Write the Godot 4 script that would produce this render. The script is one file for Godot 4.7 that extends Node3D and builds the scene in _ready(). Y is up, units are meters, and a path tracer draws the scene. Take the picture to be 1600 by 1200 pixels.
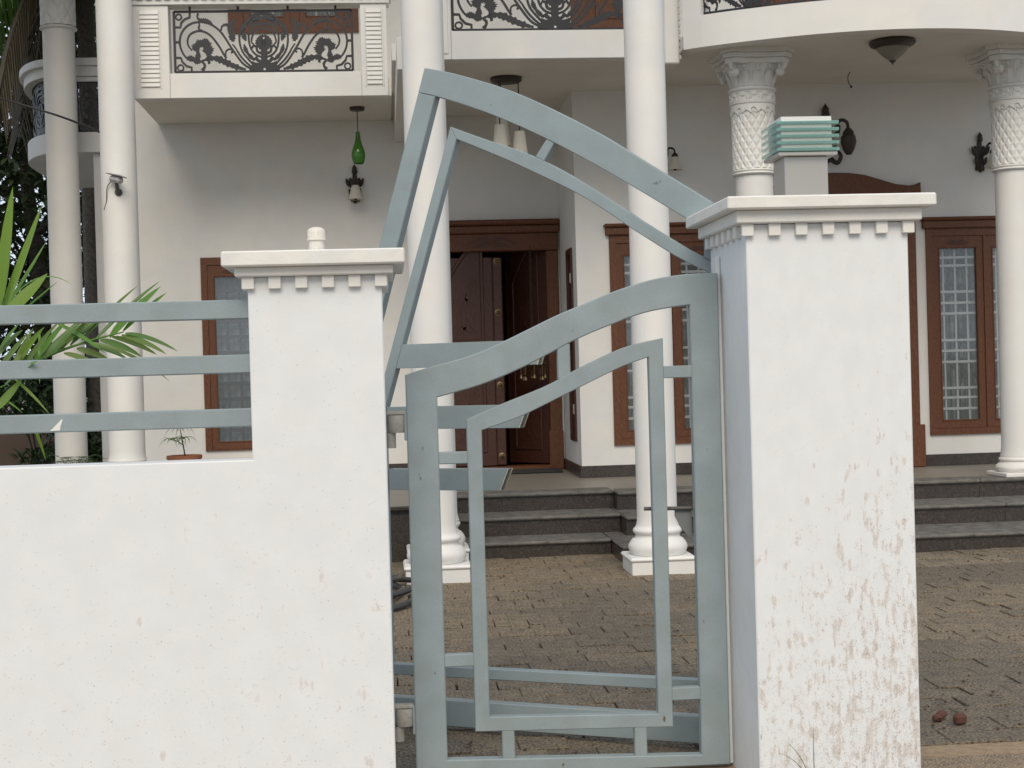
extends Node3D
# A white villa seen through its gate: boundary wall, gate pillars, blue-grey steel gates, paved courtyard, columned porch.

var S: SurfaceTool
var XF := Transform3D()
var M := {}
var used := {}
var rng := RandomNumberGenerator.new()

# ---------------------------------------------------------------- naming
func numbered(n: String) -> String:
	used[n] = used.get(n, -1) + 1
	return n if used[n] == 0 else "%s_%03d" % [n, used[n]]

func tag(o: Node, label := "", category := "", group := "", kind := "") -> Node:
	if label: o.set_meta("label", label)
	if category: o.set_meta("category", category)
	if group: o.set_meta("group", group)
	if kind: o.set_meta("kind", kind)
	return o

func thing(n: String, at: Vector3, label: String, category: String, group := "") -> Node3D:
	var o := Node3D.new()
	o.name = numbered(n)
	o.position = at
	add_child(o, true)
	tag(o, label, category, group)
	return o

func begin(xf := Transform3D()) -> void:
	S = SurfaceTool.new()
	S.begin(Mesh.PRIMITIVE_TRIANGLES)
	XF = xf

func mesh_done(mat: Material) -> ArrayMesh:
	var m := S.commit()
	m.surface_set_material(0, mat)
	XF = Transform3D()
	return m

func node(n: String, mesh: Mesh, parent: Node) -> MeshInstance3D:
	var o := MeshInstance3D.new()
	o.mesh = mesh
	if parent == null:
		o.name = numbered(n)
		add_child(o, true)
	else:
		var k := 0
		var nm := n
		while parent.has_node(NodePath(nm)):
			k += 1
			nm = "%s_%03d" % [n, k]
		o.name = nm
		parent.add_child(o, true)
	return o

func done(n: String, mat: Material, parent: Node = null) -> MeshInstance3D:
	return node(n, mesh_done(mat), parent)

# a part whose shape is given in world axes although its thing stands elsewhere
func done_at(n: String, mat: Material, parent: Node3D) -> MeshInstance3D:
	var o := done(n, mat, parent)
	var p := Vector3.ZERO
	var q: Node = parent
	while q is Node3D and q != self:
		p += (q as Node3D).position
		q = q.get_parent()
	o.position = -p
	return o

# ---------------------------------------------------------------- shapes
func tri(a: Vector3, b: Vector3, c: Vector3, h: Vector3) -> void:
	a = XF * a
	b = XF * b
	c = XF * c
	var n := (c - a).cross(b - a)
	if n.dot(XF.basis * h) < 0.0:
		var t := b
		b = c
		c = t
		n = -n
	n = n.normalized()
	S.set_normal(n)
	S.add_vertex(a)
	S.set_normal(n)
	S.add_vertex(b)
	S.set_normal(n)
	S.add_vertex(c)

func quad(a: Vector3, b: Vector3, c: Vector3, d: Vector3, h: Vector3) -> void:
	tri(a, b, c, h)
	tri(a, c, d, h)

func tri_n(p: Array, n: Array) -> void:
	var a: Vector3 = XF * (p[0] as Vector3)
	var b: Vector3 = XF * (p[1] as Vector3)
	var c: Vector3 = XF * (p[2] as Vector3)
	var na: Vector3 = (XF.basis * (n[0] as Vector3)).normalized()
	var nb: Vector3 = (XF.basis * (n[1] as Vector3)).normalized()
	var nc: Vector3 = (XF.basis * (n[2] as Vector3)).normalized()
	if (c - a).cross(b - a).dot(na + nb + nc) < 0.0:
		var t := b
		b = c
		c = t
		t = nb
		nb = nc
		nc = t
	S.set_normal(na)
	S.add_vertex(a)
	S.set_normal(nb)
	S.add_vertex(b)
	S.set_normal(nc)
	S.add_vertex(c)

# chamfered box, centre c, size s
func box(c: Vector3, s: Vector3, b := 0.004, bas := Basis()) -> void:
	var h := s * 0.5
	b = minf(b, minf(h.x, minf(h.y, h.z)) * 0.9)
	var P := func(sx: float, sy: float, sz: float, ax: int) -> Vector3:
		var v := Vector3(sx * (h.x - (0.0 if ax == 0 else b)), sy * (h.y - (0.0 if ax == 1 else b)), sz * (h.z - (0.0 if ax == 2 else b)))
		return c + bas * v
	for s1 in [-1.0, 1.0]:
		quad(P.call(s1, -1, -1, 0), P.call(s1, 1, -1, 0), P.call(s1, 1, 1, 0), P.call(s1, -1, 1, 0), bas * Vector3(s1, 0, 0))
		quad(P.call(-1, s1, -1, 1), P.call(1, s1, -1, 1), P.call(1, s1, 1, 1), P.call(-1, s1, 1, 1), bas * Vector3(0, s1, 0))
		quad(P.call(-1, -1, s1, 2), P.call(1, -1, s1, 2), P.call(1, 1, s1, 2), P.call(-1, 1, s1, 2), bas * Vector3(0, 0, s1))
		if b > 0.0:
			for s2 in [-1.0, 1.0]:
				quad(P.call(s1, s2, -1, 0), P.call(s1, s2, 1, 0), P.call(s1, s2, 1, 1), P.call(s1, s2, -1, 1), bas * Vector3(s1, s2, 0))
				quad(P.call(s1, -1, s2, 0), P.call(s1, 1, s2, 0), P.call(s1, 1, s2, 2), P.call(s1, -1, s2, 2), bas * Vector3(s1, 0, s2))
				quad(P.call(-1, s1, s2, 1), P.call(1, s1, s2, 1), P.call(1, s1, s2, 2), P.call(-1, s1, s2, 2), bas * Vector3(0, s1, s2))
				for s3 in [-1.0, 1.0]:
					tri(P.call(s1, s2, s3, 0), P.call(s1, s2, s3, 1), P.call(s1, s2, s3, 2), bas * Vector3(s1, s2, s3))

# box from corner to corner
func bx(x0: float, x1: float, y0: float, y1: float, z0: float, z1: float, b := 0.004) -> void:
	box(Vector3(x0 + x1, y0 + y1, z0 + z1) * 0.5, Vector3(absf(x1 - x0), absf(y1 - y0), absf(z1 - z0)), b)

func pl(a: Array) -> PackedVector2Array:
	var r := PackedVector2Array()
	for i in range(0, a.size(), 2):
		r.append(Vector2(a[i], a[i + 1]))
	return r

func area2(p: PackedVector2Array) -> float:
	var t := 0.0
	for i in p.size():
		t += p[i].cross(p[(i + 1) % p.size()])
	return t * 0.5

func inset(p: PackedVector2Array, d: float) -> PackedVector2Array:
	var r := PackedVector2Array()
	var n := p.size()
	for i in n:
		var e0 := (p[i] - p[(i + n - 1) % n]).normalized()
		var e1 := (p[(i + 1) % n] - p[i]).normalized()
		var n0 := Vector2(-e0.y, e0.x)
		var n1 := Vector2(-e1.y, e1.x)
		var m := (n0 + n1).normalized()
		var k := maxf(0.35, m.dot(n0))
		r.append(p[i] + m * d / k)
	return r

func v3(p: Vector2, z: float) -> Vector3:
	return Vector3(p.x, p.y, z)

func side_wall(p: PackedVector2Array, q: PackedVector2Array, z0: float, z1: float, flip: float) -> void:
	for i in p.size():
		var j := (i + 1) % p.size()
		var e := p[j] - p[i]
		if e.length() < 1e-5: continue
		var h := Vector3(e.y, -e.x, 0) * flip
		if z0 == z1: continue
		quad(v3(p[i], z0), v3(p[j], z0), v3(q[j], z1), v3(q[i], z1), h)

# polygon extruded from zf (front, chamfered) to zb
func extr(p: PackedVector2Array, zf: float, zb: float, bev := 0.003) -> void:
	if area2(p) < 0.0: p.reverse()
	var q := inset(p, bev)
	var s := signf(zf - zb)
	var t := Geometry2D.triangulate_polygon(q)
	for i in range(0, t.size(), 3):
		tri(v3(q[t[i]], zf), v3(q[t[i + 1]], zf), v3(q[t[i + 2]], zf), Vector3(0, 0, s))
	t = Geometry2D.triangulate_polygon(p)
	for i in range(0, t.size(), 3):
		tri(v3(p[t[i]], zb), v3(p[t[i + 1]], zb), v3(p[t[i + 2]], zb), Vector3(0, 0, -s))
	side_wall(q, p, zf, zf - s * bev, 1.0)
	side_wall(p, p, zf - s * bev, zb, 1.0)

# frame between two loops of equal count (both counter-clockwise)
func ring(o: PackedVector2Array, i: PackedVector2Array, zf: float, zb: float, bev := 0.003) -> void:
	var oi := inset(o, bev)
	var io := inset(i, -bev)
	var s := signf(zf - zb)
	for k in o.size():
		var l := (k + 1) % o.size()
		quad(v3(oi[k], zf), v3(oi[l], zf), v3(io[l], zf), v3(io[k], zf), Vector3(0, 0, s))
		quad(v3(o[k], zb), v3(o[l], zb), v3(i[l], zb), v3(i[k], zb), Vector3(0, 0, -s))
	side_wall(oi, o, zf, zf - s * bev, 1.0)
	side_wall(o, o, zf - s * bev, zb, 1.0)
	side_wall(io, i, zf, zf - s * bev, -1.0)
	side_wall(i, i, zf - s * bev, zb, -1.0)

func catmull(p: PackedVector2Array, sub := 5) -> PackedVector2Array:
	var r := PackedVector2Array()
	var n := p.size()
	for i in n - 1:
		for k in sub:
			r.append(p[i].cubic_interpolate(p[i + 1], p[maxi(0, i - 1)], p[mini(n - 1, i + 2)], float(k) / sub))
	r.append(p[n - 1])
	return r

func resample(p: PackedVector2Array, n: int) -> PackedVector2Array:
	var c := catmull(p, 8)
	var d := [0.0]
	for i in range(1, c.size()):
		d.append(d[i - 1] + c[i].distance_to(c[i - 1]))
	var r := PackedVector2Array()
	var j := 0
	for k in n:
		var t: float = d[-1] * k / (n - 1)
		while j < c.size() - 2 and d[j + 1] < t: j += 1
		r.append(c[j].lerp(c[j + 1], clampf((t - d[j]) / maxf(1e-6, d[j + 1] - d[j]), 0, 1)))
	return r

# turned shape about a vertical axis; prof: (radius, height) from bottom to top
func lathe(c: Vector3, prof: PackedVector2Array, seg := 28) -> void:
	var nn := []
	for i in prof.size() - 1:
		var d := prof[i + 1] - prof[i]
		nn.append(Vector2(d.y, -d.x).normalized())
	for i in prof.size() - 1:
		var n0: Vector2 = nn[i]
		var n1: Vector2 = nn[i]
		if i > 0 and n0.dot(nn[i - 1]) > 0.75: n0 = (n0 + nn[i - 1]).normalized()
		if i < nn.size() - 1 and n1.dot(nn[i + 1]) > 0.75: n1 = (n1 + nn[i + 1]).normalized()
		for k in seg:
			var a0 := TAU * k / seg
			var a1 := TAU * (k + 1) / seg
			var d0 := Vector3(cos(a0), 0, sin(a0))
			var d1 := Vector3(cos(a1), 0, sin(a1))
			var p00 := c + d0 * prof[i].x + Vector3(0, prof[i].y, 0)
			var p10 := c + d1 * prof[i].x + Vector3(0, prof[i].y, 0)
			var p01 := c + d0 * prof[i + 1].x + Vector3(0, prof[i + 1].y, 0)
			var p11 := c + d1 * prof[i + 1].x + Vector3(0, prof[i + 1].y, 0)
			var u := Vector3(0, 1, 0)
			if prof[i].x > 1e-5: tri_n([p00, p10, p11], [d0 * n0.x + u * n0.y, d1 * n0.x + u * n0.y, d1 * n1.x + u * n1.y])
			if prof[i + 1].x > 1e-5: tri_n([p00, p11, p01], [d0 * n0.x + u * n0.y, d1 * n1.x + u * n1.y, d0 * n1.x + u * n1.y])

func arc_prof(r0: float, r1: float, y0: float, y1: float, bulge: float, n := 6) -> Array:
	var a := []
	for i in n + 1:
		var t := float(i) / n
		a.append_array([lerpf(r0, r1, t) + bulge * sin(PI * t), lerpf(y0, y1, t)])
	return a

func tube(p: PackedVector3Array, r0: float, r1 := -1.0, seg := 7) -> void:
	if r1 < 0.0: r1 = r0
	var n := p.size()
	var side := Vector3.ZERO
	var rings := []
	var dirs := []
	for i in n:
		var t := (p[mini(i + 1, n - 1)] - p[maxi(i - 1, 0)]).normalized()
		if side == Vector3.ZERO:
			side = t.cross(Vector3(0.31, 0.87, 0.38)).normalized()
		side = (side - t * side.dot(t)).normalized()
		var up := side.cross(t)
		var rr := lerpf(r0, r1, float(i) / maxi(1, n - 1))
		var a := []
		var dd := []
		for k in seg:
			var d := side * cos(TAU * k / seg) + up * sin(TAU * k / seg)
			a.append(p[i] + d * rr)
			dd.append(d)
		rings.append(a)
		dirs.append(dd)
	for i in n - 1:
		for k in seg:
			var l := (k + 1) % seg
			tri_n([rings[i][k], rings[i][l], rings[i + 1][l]], [dirs[i][k], dirs[i][l], dirs[i + 1][l]])
			tri_n([rings[i][k], rings[i + 1][l], rings[i + 1][k]], [dirs[i][k], dirs[i + 1][l], dirs[i + 1][k]])
	for e in [0, n - 1]:
		var h: Vector3 = p[0] - p[1] if e == 0 else p[n - 1] - p[n - 2]
		for k in seg:
			tri(p[e], rings[e][k], rings[e][(k + 1) % seg], h)

func bez(a: Vector3, b: Vector3, c: Vector3, n := 8) -> PackedVector3Array:
	var r := PackedVector3Array()
	for i in n + 1:
		var t := float(i) / n
		r.append(a.lerp(b, t).lerp(b.lerp(c, t), t))
	return r

func curve3(a: Array, sub := 5) -> PackedVector3Array:
	var r := PackedVector3Array()
	var n := a.size()
	for i in n - 1:
		for k in sub:
			var p: Vector3 = a[i]
			r.append(p.cubic_interpolate(a[i + 1], a[maxi(0, i - 1)], a[mini(n - 1, i + 2)], float(k) / sub))
	r.append(a[n - 1])
	return r

# long folded leaf: base, control, tip; face = the way its upper side looks
func leaf(a: Vector3, b: Vector3, c: Vector3, w: float, face: Vector3, n := 8, fold := 0.25) -> void:
	var p := bez(a, b, c, n)
	var prev := []
	for i in n + 1:
		var t := (p[mini(i + 1, n)] - p[maxi(i - 1, 0)]).normalized()
		var s := t.cross(face).normalized()
		var up := s.cross(t).normalized()
		var f := float(i) / n
		var ww := w * 0.5 * pow(sin(PI * (0.06 + 0.94 * pow(f, 0.75))), 0.7) if i < n else 0.0
		var row := [p[i] - s * ww + up * ww * fold, p[i], p[i] + s * ww + up * ww * fold]
		if i > 0:
			for k in 2:
				var nf := up + s * (fold if k == 0 else -fold)
				tri(prev[k], prev[k + 1], row[k + 1], nf)
				tri(prev[k], row[k + 1], row[k], nf)
		prev = row

# flat bar of varying half-width along a 2D path, mapped into space by f(u, v, depth)
func band(p: PackedVector2Array, w: Array, depth: float, f: Callable) -> void:
	var n := p.size()
	var L := []
	var R := []
	for i in n:
		var t := (p[mini(i + 1, n - 1)] - p[maxi(i - 1, 0)]).normalized()
		var s := Vector2(-t.y, t.x)
		var x := float(i) / (n - 1) * (w.size() - 1)
		var k := mini(int(x), w.size() - 2)
		var hw := lerpf(w[k], w[k + 1], x - k)
		L.append(p[i] + s * hw)
		R.append(p[i] - s * hw)
	for i in n - 1:
		var a0: Vector3 = f.call(L[i], depth)
		var a1: Vector3 = f.call(L[i + 1], depth)
		var b0: Vector3 = f.call(R[i], depth)
		var b1: Vector3 = f.call(R[i + 1], depth)
		var c0: Vector3 = f.call(L[i], -depth)
		var c1: Vector3 = f.call(L[i + 1], -depth)
		var d0: Vector3 = f.call(R[i], -depth)
		var d1: Vector3 = f.call(R[i + 1], -depth)
		quad(a0, a1, b1, b0, a0 - c0)
		quad(c0, c1, d1, d0, c0 - a0)
		quad(a0, a1, c1, c0, a0 - b0)
		quad(b0, b1, d1, d0, b0 - a0)
		if i == 0: quad(a0, b0, d0, c0, a0 - a1)
		if i == n - 2: quad(a1, b1, d1, c1, a1 - a0)

# plastered wall in the plane z = zf with rectangular openings [x0, y0, x1, y1]
func wall(x0: float, x1: float, y0: float, y1: float, zf: float, t: float, holes := []) -> void:
	var xs := [x0, x1]
	var ys := [y0, y1]
	for h in holes:
		xs.append_array([h[0], h[2]])
		ys.append_array([h[1], h[3]])
	xs.sort()
	ys.sort()
	var solid := func(i: int, j: int) -> bool:
		if i < 0 or j < 0 or i >= xs.size() - 1 or j >= ys.size() - 1: return false
		var c := Vector2(xs[i] + xs[i + 1], ys[j] + ys[j + 1]) * 0.5
		for h in holes:
			if c.x > h[0] and c.x < h[2] and c.y > h[1] and c.y < h[3]: return false
		return true
	for i in xs.size() - 1:
		for j in ys.size() - 1:
			if not solid.call(i, j) or xs[i + 1] - xs[i] < 1e-5 or ys[j + 1] - ys[j] < 1e-5: continue
			var a := Vector3(xs[i], ys[j], zf)
			var b := Vector3(xs[i + 1], ys[j], zf)
			var c := Vector3(xs[i + 1], ys[j + 1], zf)
			var d := Vector3(xs[i], ys[j + 1], zf)
			var k := Vector3(0, 0, -t)
			quad(a, b, c, d, Vector3(0, 0, 1))
			quad(a + k, b + k, c + k, d + k, Vector3(0, 0, -1))
			if not solid.call(i - 1, j): quad(a, d, d + k, a + k, Vector3(-1, 0, 0))
			if not solid.call(i + 1, j): quad(b, c, c + k, b + k, Vector3(1, 0, 0))
			if not solid.call(i, j - 1): quad(a, b, b + k, a + k, Vector3(0, -1, 0))
			if not solid.call(i, j + 1): quad(c, d, d + k, c + k, Vector3(0, 1, 0))

# horizontal slab from a plan polygon (x, z)
func slab(p: PackedVector2Array, y0: float, y1: float) -> void:
	var keep := XF
	XF = keep * Transform3D(Basis(Vector3(1, 0, 0), Vector3(0, 0, 1), Vector3(0, 1, 0)), Vector3.ZERO)
	extr(p, y1, y0, 0.003)
	XF = keep
# ---------------------------------------------------------------- materials
func noise(size: int, freq: float, sd: int, oct := 4, kind := FastNoiseLite.TYPE_SIMPLEX_SMOOTH, warp := 0.0) -> PackedByteArray:
	var n := FastNoiseLite.new()
	n.seed = sd
	n.noise_type = kind
	n.frequency = freq
	n.fractal_octaves = oct
	if warp > 0.0:
		n.domain_warp_enabled = true
		n.domain_warp_amplitude = warp
		n.domain_warp_frequency = freq * 0.7
	var im := n.get_seamless_image(size, size)
	im.convert(Image.FORMAT_L8)
	return im.get_data()

# f(x, y, [layer values 0..1]) gives a linear colour
func tex(size: int, layers: Array, f: Callable) -> ImageTexture:
	var out := PackedByteArray()
	out.resize(size * size * 3)
	var v := []
	v.resize(layers.size())
	for y in size:
		for x in size:
			var i := y * size + x
			for k in layers.size():
				v[k] = layers[k][i] / 255.0
			var c: Color = f.call(x, y, v)
			c = c.linear_to_srgb()
			out[i * 3] = clampi(int(c.r * 255.0), 0, 255)
			out[i * 3 + 1] = clampi(int(c.g * 255.0), 0, 255)
			out[i * 3 + 2] = clampi(int(c.b * 255.0), 0, 255)
	return ImageTexture.create_from_image(Image.create_from_data(size, size, false, Image.FORMAT_RGB8, out))

func relief(size: int, data: PackedByteArray) -> ImageTexture:
	return ImageTexture.create_from_image(Image.create_from_data(size, size, false, Image.FORMAT_L8, data))

func mat(n: String, lin: Color, rough: float, albedo: Texture2D = null, tile := 1.0, bump: Texture2D = null, cm := 0.1, local := false) -> StandardMaterial3D:
	var m := StandardMaterial3D.new()
	m.resource_name = n
	m.albedo_color = lin.linear_to_srgb()
	m.roughness = rough
	if albedo or bump:
		m.uv1_triplanar = true
		m.uv1_world_triplanar = not local
		m.uv1_scale = Vector3.ONE / tile
	if albedo: m.albedo_texture = albedo
	if bump:
		m.heightmap_enabled = true
		m.heightmap_texture = bump
		m.heightmap_scale = cm
	M[n] = m
	return m

func g(v: float) -> Color:
	return Color(v, v, v)

func materials() -> void:
	var n1 := noise(512, 0.006, 1, 5)
	var n2 := noise(512, 0.03, 2, 4)
	var n3 := noise(512, 0.12, 3, 3)
	var n4 := noise(512, 0.012, 4, 4, FastNoiseLite.TYPE_SIMPLEX_SMOOTH, 40.0)
	var n5 := noise(512, 0.35, 5, 2)
	# lime-washed plaster: faint warm and cool mottling, few specks
	var plaster := tex(512, [n1, n2, n5, n4], func(_x, _y, v):
		var t: float = 0.90 + 0.09 * v[0] + 0.04 * (v[1] - 0.5)
		var w: float = (v[3] - 0.5) * 0.05
		if v[2] > 0.86 and v[1] > 0.6: t *= 0.82
		return Color(t + w, t + 0.002, t - w * 1.1))
	var rough_wall := relief(512, n2)
	mat("plaster", Color(0.785, 0.80, 0.805), 0.72, plaster, 1.7, rough_wall, 0.16)
	mat("cap_cream", Color(0.79, 0.775, 0.735), 0.7, plaster, 1.1, rough_wall, 0.16)  # pillar caps, mouldings and dentils: a warmer tint than the shafts
	mat("house_white", Color(0.785, 0.775, 0.745), 0.62, plaster, 3.1, rough_wall, 0.06)
	mat("soffit_white", Color(0.74, 0.715, 0.66), 0.8, plaster, 2.3)
	mat("cast_white", Color(0.76, 0.76, 0.73), 0.6, plaster, 0.9, relief(512, n3), 0.08)
	# enamel on steel, with small scuffs and a little brush texture
	var enamel := tex(512, [n1, n3, n5, n4], func(_x, _y, v):
		var t: float = 0.84 + 0.16 * v[0] + 0.07 * (v[1] - 0.5)
		if v[2] > 0.88 and v[1] > 0.6: return Color(t * 0.62, t * 0.53, t * 0.46)
		var k: float = clampf((v[3] - 0.60) * 4.0, 0.0, 0.28) * clampf(v[1] * 2.2 - 0.5, 0.0, 1.0)
		return Color(t, t, t).lerp(Color(t * 0.92, t * 0.80, t * 0.66), k))
	mat("gate_paint", Color(0.285, 0.345, 0.363), 0.42, enamel, 0.8, relief(512, n3), 0.02)
	mat("raw_steel", Color(0.62, 0.54, 0.40), 0.7, enamel, 0.3)
	mat("rust", Color(0.16, 0.10, 0.06), 0.9, enamel, 0.3)
	mat("dark_steel", Color(0.09, 0.085, 0.08), 0.5)
	mat("hinge_steel", Color(0.36, 0.35, 0.31), 0.6, tex(256, [noise(256, 0.03, 11, 4)], func(_x, _y, v):
		return Color(1, 1, 1).lerp(Color(0.62, 0.52, 0.42), clampf((v[0] - 0.55) * 2.0, 0, 1))), 0.25)
	# teak
	var grain := func(sd: int) -> ImageTexture:
		var a := noise(256, 0.01, sd, 3)
		var b := noise(256, 0.05, sd + 1, 3)
		var out := PackedByteArray()
		out.resize(256 * 256 * 3)
		for y in 256:
			for x in 256:
				var q: float = a[(y / 5) * 256 + x] / 255.0 * 3.0 + b[(y / 12) * 256 + (x * 3) % 256] / 255.0
				var t := 0.62 + 0.38 * absf(fposmod(q * 3.0, 1.0) * 2.0 - 1.0)
				t *= 0.8 + 0.2 * b[y * 256 + x] / 255.0
				var c := Color(t, t * t * 0.97, t * t * 0.9).linear_to_srgb()
				var i := (y * 256 + x) * 3
				out[i] = int(c.r * 255)
				out[i + 1] = int(c.g * 255)
				out[i + 2] = int(c.b * 255)
		return ImageTexture.create_from_image(Image.create_from_data(256, 256, false, Image.FORMAT_RGB8, out))
	var wood: ImageTexture = grain.call(21)
	mat("teak", Color(0.165, 0.078, 0.029), 0.55, wood, 0.55)
	mat("rosewood", Color(0.085, 0.040, 0.026), 0.45, wood, 0.6)
	mat("litter", Color(0.10, 0.06, 0.04), 0.9)
	mat("teak_carved", Color(0.07, 0.028, 0.016), 0.5)
	# dark veined granite
	var g1 := noise(512, 0.008, 31, 4, FastNoiseLite.TYPE_SIMPLEX_SMOOTH, 60.0)
	var g2 := noise(512, 0.02, 32, 4, FastNoiseLite.TYPE_SIMPLEX_SMOOTH, 50.0)
	var p0 := noise(512, 0.015, 33, 4)
	var granite := tex(512, [g1, g2, n5], func(x, y, v):
		var s: float = fposmod(v[0] * 7.0 + v[1] * 1.2 + (x + y) / 512.0 * 2.0, 1.0)
		var t: float = 0.30 + 0.55 * pow(1.0 - absf(s * 2.0 - 1.0), 3.0) + 0.4 * (v[2] - 0.4)
		t = maxf(t, 0.06)
		return Color(t * 1.05, t * 0.97, t * 0.93))
	mat("granite", Color(0.10, 0.091, 0.083), 0.3, granite, 0.9)
	# the same stone, paler and duller in patches, for the step treads
	var pale_stone := tex(512, [g1, p0, n5, n2], func(x, y, v):
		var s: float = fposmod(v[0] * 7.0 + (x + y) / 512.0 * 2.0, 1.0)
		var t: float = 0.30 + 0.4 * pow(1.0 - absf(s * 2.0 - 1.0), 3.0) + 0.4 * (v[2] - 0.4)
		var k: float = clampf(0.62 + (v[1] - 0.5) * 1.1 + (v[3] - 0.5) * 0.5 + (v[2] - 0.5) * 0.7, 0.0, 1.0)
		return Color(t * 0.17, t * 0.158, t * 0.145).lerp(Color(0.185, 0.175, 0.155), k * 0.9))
	mat("granite_pale", Color(1, 1, 1), 0.8, pale_stone, 1.1)
	mat("floor_tile", Color(0.27, 0.245, 0.205), 0.45, tex(256, [noise(256, 0.02, 35, 4), noise(256, 0.2, 36, 2)], func(_x, _y, v): return g(0.8 + 0.15 * v[0] + 0.1 * (v[1] - 0.5))), 1.2)
	# exposed-aggregate pavers
	var p1 := noise(512, 0.12, 41, 3)
	var p2 := noise(512, 0.02, 42, 4)
	var p3 := noise(512, 0.4, 43, 2)
	var agg := tex(512, [p1, p2, p3], func(_x, _y, v):
		var t: float = 0.55 + 1.25 * (v[0] - 0.5) + 0.6 * (v[2] - 0.5) + 0.35 * (v[1] - 0.4)
		t = clampf(t, 0.12, 1.0)
		return Color(t, t * lerpf(0.98, 0.92, v[1]), t * lerpf(0.95, 0.8, v[1])))
	var lumpy := PackedByteArray()
	lumpy.resize(512 * 512)
	for i in 512 * 512: lumpy[i] = (p1[i] * 2 + p2[i] * 2 + p3[i]) / 5
	var pit := relief(512, lumpy)
	var tints := [Color(0.235, 0.20, 0.155), Color(0.26, 0.22, 0.168), Color(0.29, 0.243, 0.182), Color(0.325, 0.268, 0.195)]
	for i in 4:
		mat("paver%d" % i, tints[i], 0.9, agg, 1.1, pit, 1.0)
	mat("paver_pale", Color(0.335, 0.285, 0.22), 0.95, agg, 0.5, pit, 0.35)  # palest paver tint, laid mostly in two bands
	var pf := mat("paver_far", Color(1, 1, 1), 0.9, agg, 1.1, pit, 1.0)
	pf.vertex_color_use_as_albedo = true
	mat("bedding", Color(0.15, 0.125, 0.095), 1.0, agg, 0.3, pit, 0.5)
	var dusty := tex(512, [p2, p3, p1], func(_x, _y, v):
		var t: float = 0.5 + 0.35 * v[0] + 0.5 * (v[1] - 0.5) + 0.4 * (v[2] - 0.5)
		t = clampf(t, 0.1, 1.0)
		return Color(t, t * 0.95, t * 0.88))
	mat("soil", Color(0.44, 0.335, 0.23), 1.0, dusty, 0.6, pit, 0.6)
	mat("road_dust", Color(0.36, 0.33, 0.29), 1.0, dusty, 1.4, pit, 0.6)
	mat("concrete", Color(0.38, 0.30, 0.22), 0.95, agg, 0.7, pit, 0.2)
	# ironwork, brass, glass and the rest
	mat("iron", Color(0.018, 0.018, 0.022), 0.45)
	mat("bronze", Color(0.035, 0.024, 0.016), 0.45)
	var br := mat("brass", Color(0.22, 0.165, 0.09), 0.5)
	br.metallic = 0.9
	var ss := mat("satin_steel", Color(0.44, 0.42, 0.39), 0.34)
	ss.metallic = 0.75
	mat("pvc", Color(0.72, 0.69, 0.62), 0.5, tex(256, [noise(256, 0.06, 51, 4)], func(_x, _y, v):
		return Color(1, 1, 1).lerp(Color(0.62, 0.42, 0.30), clampf((v[0] - 0.62) * 5.0, 0, 1))), 0.09)
	var gl := mat("pane", Color(0.28, 0.32, 0.33, 0.2), 0.05)
	gl.transparency = BaseMaterial3D.TRANSPARENCY_ALPHA
	gl.albedo_color.a = 0.16
	var gp := mat("glass_plate", Color(0.27, 0.56, 0.49, 0.5), 0.03)
	gp.transparency = BaseMaterial3D.TRANSPARENCY_ALPHA
	gp.albedo_color.a = 0.4
	var gb := mat("green_glass", Color(0.045, 0.16, 0.018), 0.12)
	gb.backlight_enabled = true
	gb.backlight = Color(0.1, 0.35, 0.03)
	var os := mat("opal_shade", Color(0.72, 0.70, 0.62), 0.4)
	os.backlight_enabled = true
	os.backlight = Color(0.5, 0.45, 0.36)
	mat("amber_shade", Color(0.20, 0.19, 0.15), 0.35)
	mat("curtain_blue", Color(0.27, 0.31, 0.35), 0.95)
	var lace_n := noise(256, 0.05, 81, 4)
	var lace := tex(256, [lace_n, noise(256, 0.02, 82, 3)], func(x, y, v):
		var s: float = lace_n[(y / 9) * 256 + x] / 255.0
		var t: float = clampf((s - 0.40) * 3.2 + (v[1] - 0.5) * 1.2, 0.05, 1.0)
		return Color(t * 0.95, t, t * 0.97))
	var cu := mat("curtain", Color(0.36, 0.39, 0.37), 0.95, lace, 0.75)
	cu.backlight_enabled = true
	cu.backlight = Color(0.14, 0.16, 0.155)
	mat("grille_white", Color(0.62, 0.66, 0.66), 0.5)
	mat("zinc", Color(0.17, 0.185, 0.19), 0.6)
	mat("grille_dark", Color(0.06, 0.065, 0.075), 0.5)
	mat("pvc_white", Color(0.70, 0.69, 0.67), 0.5)
	mat("camera_grey", Color(0.45, 0.45, 0.45), 0.45)
	mat("cable_black", Color(0.02, 0.02, 0.022), 0.6)
	mat("hose", Color(0.045, 0.043, 0.043), 0.5)
	mat("terracotta", Color(0.30, 0.115, 0.06), 0.85)
	mat("brick_red", Color(0.10, 0.042, 0.028), 0.95)
	mat("mat_black", Color(0.03, 0.03, 0.03), 1.0)
	mat("dark_room", Color(0.18, 0.17, 0.16), 0.9)
	mat("mud_wall", Color(0.22, 0.16, 0.12), 0.95, plaster, 1.5)
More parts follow.
